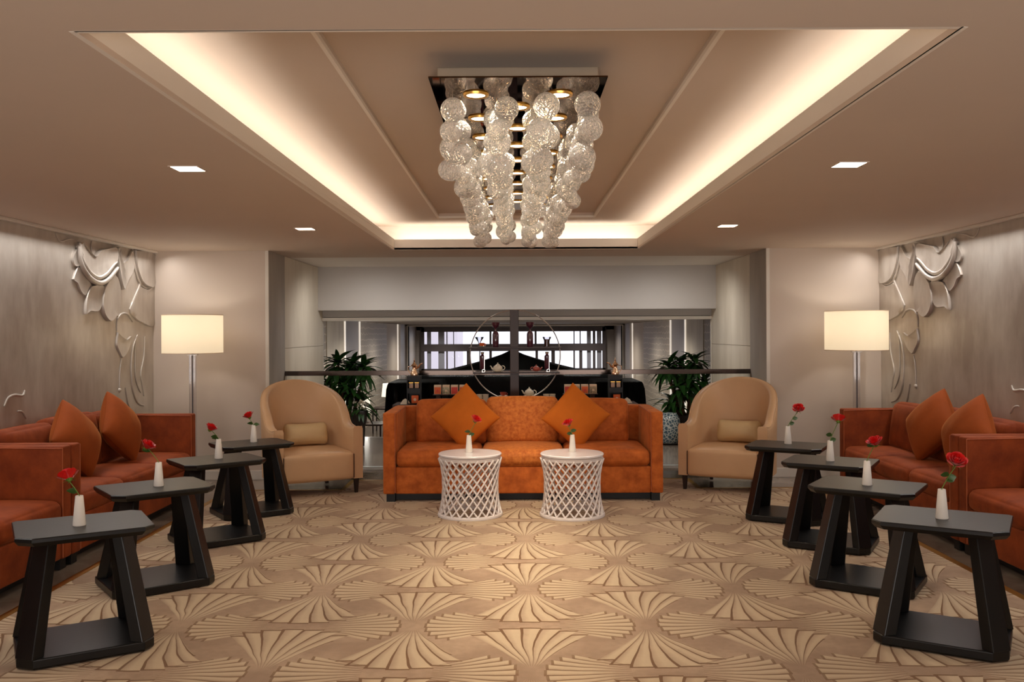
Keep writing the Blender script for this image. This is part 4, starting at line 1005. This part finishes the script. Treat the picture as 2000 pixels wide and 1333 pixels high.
# portal and window wall
po = struct(MB().box((-4.2, 28.6, ZL), (-3.42, 28.9, ZT)).box((3.42, 28.6, ZL), (4.2, 28.9, ZT)).box((-4.2, 28.6, 1.62), (4.2, 28.9, ZT)).build('trim_portal', M_greyframe, smooth=0))
put('white_edge', MB().box((-3.45, 28.58, ZL), (-3.42, 28.92, 1.64)).box((3.42, 28.58, ZL), (3.45, 28.92, 1.64)).box((-3.42, 28.58, 1.61), (3.42, 28.92, 1.64)).mesh('white_edge', M_white, 0), po)
YW = 31.0
struct(MB().box((-4.0, 28.9, ZL), (-3.42, YW, ZT)).box((3.42, 28.9, ZL), (4.0, YW, ZT)).box((-3.42, YW, ZL), (3.42, YW + .2, .08)).box((-3.42, YW, 1.49), (3.42, YW + .2, ZT)).box((-3.42, YW, ZL), (-3.2, YW + .2, ZT)).box((3.1, YW, ZL), (3.42, YW + .2, ZT)).build('wall_window', M_greyframe, smooth=0))
KW = F / YW
def WX(px): return (px - VX) / KW
def WZ(py): return HC - (py - VY) / KW
wn = struct(MB().box((WX(823), YW - .12, WZ(686)), (WX(1182), YW + .02, WZ(672))).box((WX(823), YW - .1, WZ(648)), (WX(1182), YW, WZ(640))).box((WX(823), YW - .1, WZ(726)), (WX(1182), YW, WZ(720))).box((WX(822), YW - .1, WZ(726)), (WX(829), YW, WZ(640))).box((WX(1176), YW - .1, WZ(726)), (WX(1183), YW, WZ(640))).build('window_1', M_darkframe, smooth=0))
for px, w_ in ((873, 2), (886, 1.5), (958, 4), (1046, 4), (1121, 2), (1133, 2), (1160, 5)):
    put('mullion', MB().box((WX(px - w_ / 2), YW - .06, WZ(672)), (WX(px + w_ / 2), YW, WZ(647))).mesh('mullion', M_darkframe, 0), wn)
for px, w_ in ((873, 3), (888, 2), (915, 7), (937, 2), (958, 5), (1048, 5), (1080, 7), (1121, 3), (1134, 6), (1160, 5)):
    put('mullion', MB().box((WX(px - w_ / 2), YW - .06, WZ(722)), (WX(px + w_ / 2), YW, WZ(685))).mesh('mullion', M_darkframe, 0), wn)
put('pane', MB().box((WX(825), YW - .03, WZ(722)), (WX(1180), YW - .02, WZ(646))).mesh('pane', M_winglass, 0), wn)
for px, w_ in ((838, 8), (862, 12), (1150, 8), (1170, 9)):
    put('blind', MB().box((WX(px - w_ / 2), YW - .018, WZ(722)), (WX(px + w_ / 2), YW - .008, WZ(647))).mesh('blind', mat('grey_blind', '#b4b2b8', .7), 0), wn)
# exterior seen through the window
bl_ = MB().box((-9, 45, -3), (-2.9, 50, 3)).build('building', mat('pale_render', '#c9c2c6', .8), None, smooth=0); tag(bl_, 'pale building outside seen through the left panes of the far window', 'building')
# black tent and draped counters
tn = thing('black_tent', 'black fabric tent with peaked roof in the lobby behind the tea display', 'tent', (-.05, 17, ZL))
pk = P(1000, 684, 17)[1] - ZL; ev = P(1000, 732, 17)[1] - ZL
vs_ = []; ns = 16
roof = MB(); rings = []
for i in range(9):
    v = i / 8; r = .03 + 1.50 * v; z = pk - (pk - ev) * (v ** .8); rings.append([(r * a, r * b, z) for a, b in ((-1, -1), (0, -1.0), (1, -1), (1, 0), (1, 1), (0, 1.0), (-1, 1), (-1, 0))])
roof.loops(rings, cap=False).build('roof', M_drape, tn, smooth=20)
cu = MB(); pts = []
for i in range(121):
    u = -1.5 + 3 * i / 120; pts.append((u, 1.45 + .03 * math.sin(i * 1.1)))
cu.loops([[(x, y, 0) for x, y in pts], [(x, y, ev) for x, y in pts]], cap=False, closed=False)
cu.build('rear_curtain', M_drape, tn, smooth=60)
for sx in (-1, 1):
    MB().tube([(sx * 1.45, -1.45, 0), (sx * 1.45, -1.45, ev)], .03, 8).build('pole', M_plinth, tn)
def drape_table(label, x0, x1, y0, y1, z, seed):
    t = thing('draped_counter', label, 'table', ((x0 + x1) / 2, (y0 + y1) / 2, ZL), 0, 'black draped counters')
    hx, hy = (x1 - x0) / 2, (y1 - y0) / 2; H = z - ZL
    per = []
    n = 40
    for s_ in range(4):
        for i in range(n):
            u = -1 + 2 * i / n
            per.append([(u * hx, -hy), (hx, u * hy), (-u * hx, hy), (-hx, -u * hy)][s_])
    rings = []
    for zz, gr in ((0, .14), (H * .5, .09), (H - .10, .04), (H - .02, .015), (H, 0)):
        rg = []
        for i, (x, y) in enumerate(per):
            f = 1 + (gr + gr * .35 * math.sin(i * 1.3)) / max(hx, .5); g = 1 + (gr + gr * .35 * math.sin(i * 1.3)) / max(hy, .5)
            rg.append((x * f, y * g, zz))
        rings.append(rg)
    MB().loops(rings).build('cloth', M_drape, t, smooth=60)
    MB().box((-hx + .03, -hy + .03, .02), (hx - .03, hy - .03, H - .01)).build('counter', M_plinth, t, smooth=0)
drape_table('black draped counter showing past the left end of the orange sofa', P(764, 745, 13.6)[0], P(860, 745, 13.6)[0] - .0, 13.3, 14.4, P(780, 746, 13.6)[1], 1)
drape_table('black draped counter showing past the right end of the orange sofa', P(1160, 745, 13.6)[0], P(1248, 745, 13.6)[0], 13.3, 14.4, P(1230, 744, 13.6)[1], 2)
drape_table('long black draped counter in the lobby centre behind the tea display', P(800, 735, 14.8)[0], P(1210, 735, 14.8)[0], 14.7, 15.25, P(1000, 733, 14.8)[1], 3)
# lobby side tables and lamps
def side_lamp(px, pyt, pyb, hw, Y, label, label2, tl):
    x, zt = P(px, pyt, Y); _, zb_ = P(px, pyb, Y); r = hw / F * Y; z0 = -.30
    t = thing('lobby_table', tl, 'table', (x, Y, ZL)); 
    MB().box((-.35, -.3, .53), (.35, .3, .56)).build('tabletop', M_darkwood, t, smooth=0)
    for sx in (-1, 1):
        for sy in (-1, 1): MB().box((sx * .32 - .015, sy * .27 - .015, 0), (sx * .32 + .015, sy * .27 + .015, .53)).build('leg', M_darkwood, t, smooth=0)
    l = thing('table_lamp', label, 'table lamp', (x, Y, z0), 0, 'white table lamps in the lobby')
    MB().lathe([(r, zb_ - z0), (r * .82, zt - z0)], 32, cap=False).build('lamp_shade', M_lampshade_far, l)
    MB().lathe([(.001, 0), (.06, 0), (.06, .015), (.02, .03), (.03, .09), (.012, zb_ - z0 + .04), (.001, zb_ - z0 + .04)], 20, cap=False).build('base', M_chrome, l, smooth=50)
    pl = bpy.data.lights.new('table_lamp_bulb', 'POINT'); pl.energy = 10; pl.color = (1, .93, .84); pl.shadow_soft_size = .06
    po_ = bpy.data.objects.new('table_lamp_bulb', pl); COL.objects.link(po_); po_.location = (x, Y, zt + .05)
side_lamp(759, 750, 775, 14, 20.5, 'lit white table lamp seen left of the orange sofa, beside the draped counter', '', 'dark side table under the lobby lamp by the draped counter')
side_lamp(714, 777, 806, 10, 17, 'lit white table lamp seen low between the left dracaena and the sofa', '', 'dark side table under the low lobby lamp beside the left plant')
side_lamp(1243, 748, 771, 14, 20.5, 'lit white table lamp seen right of the orange sofa', '', 'dark side table under the lobby lamp on the right')
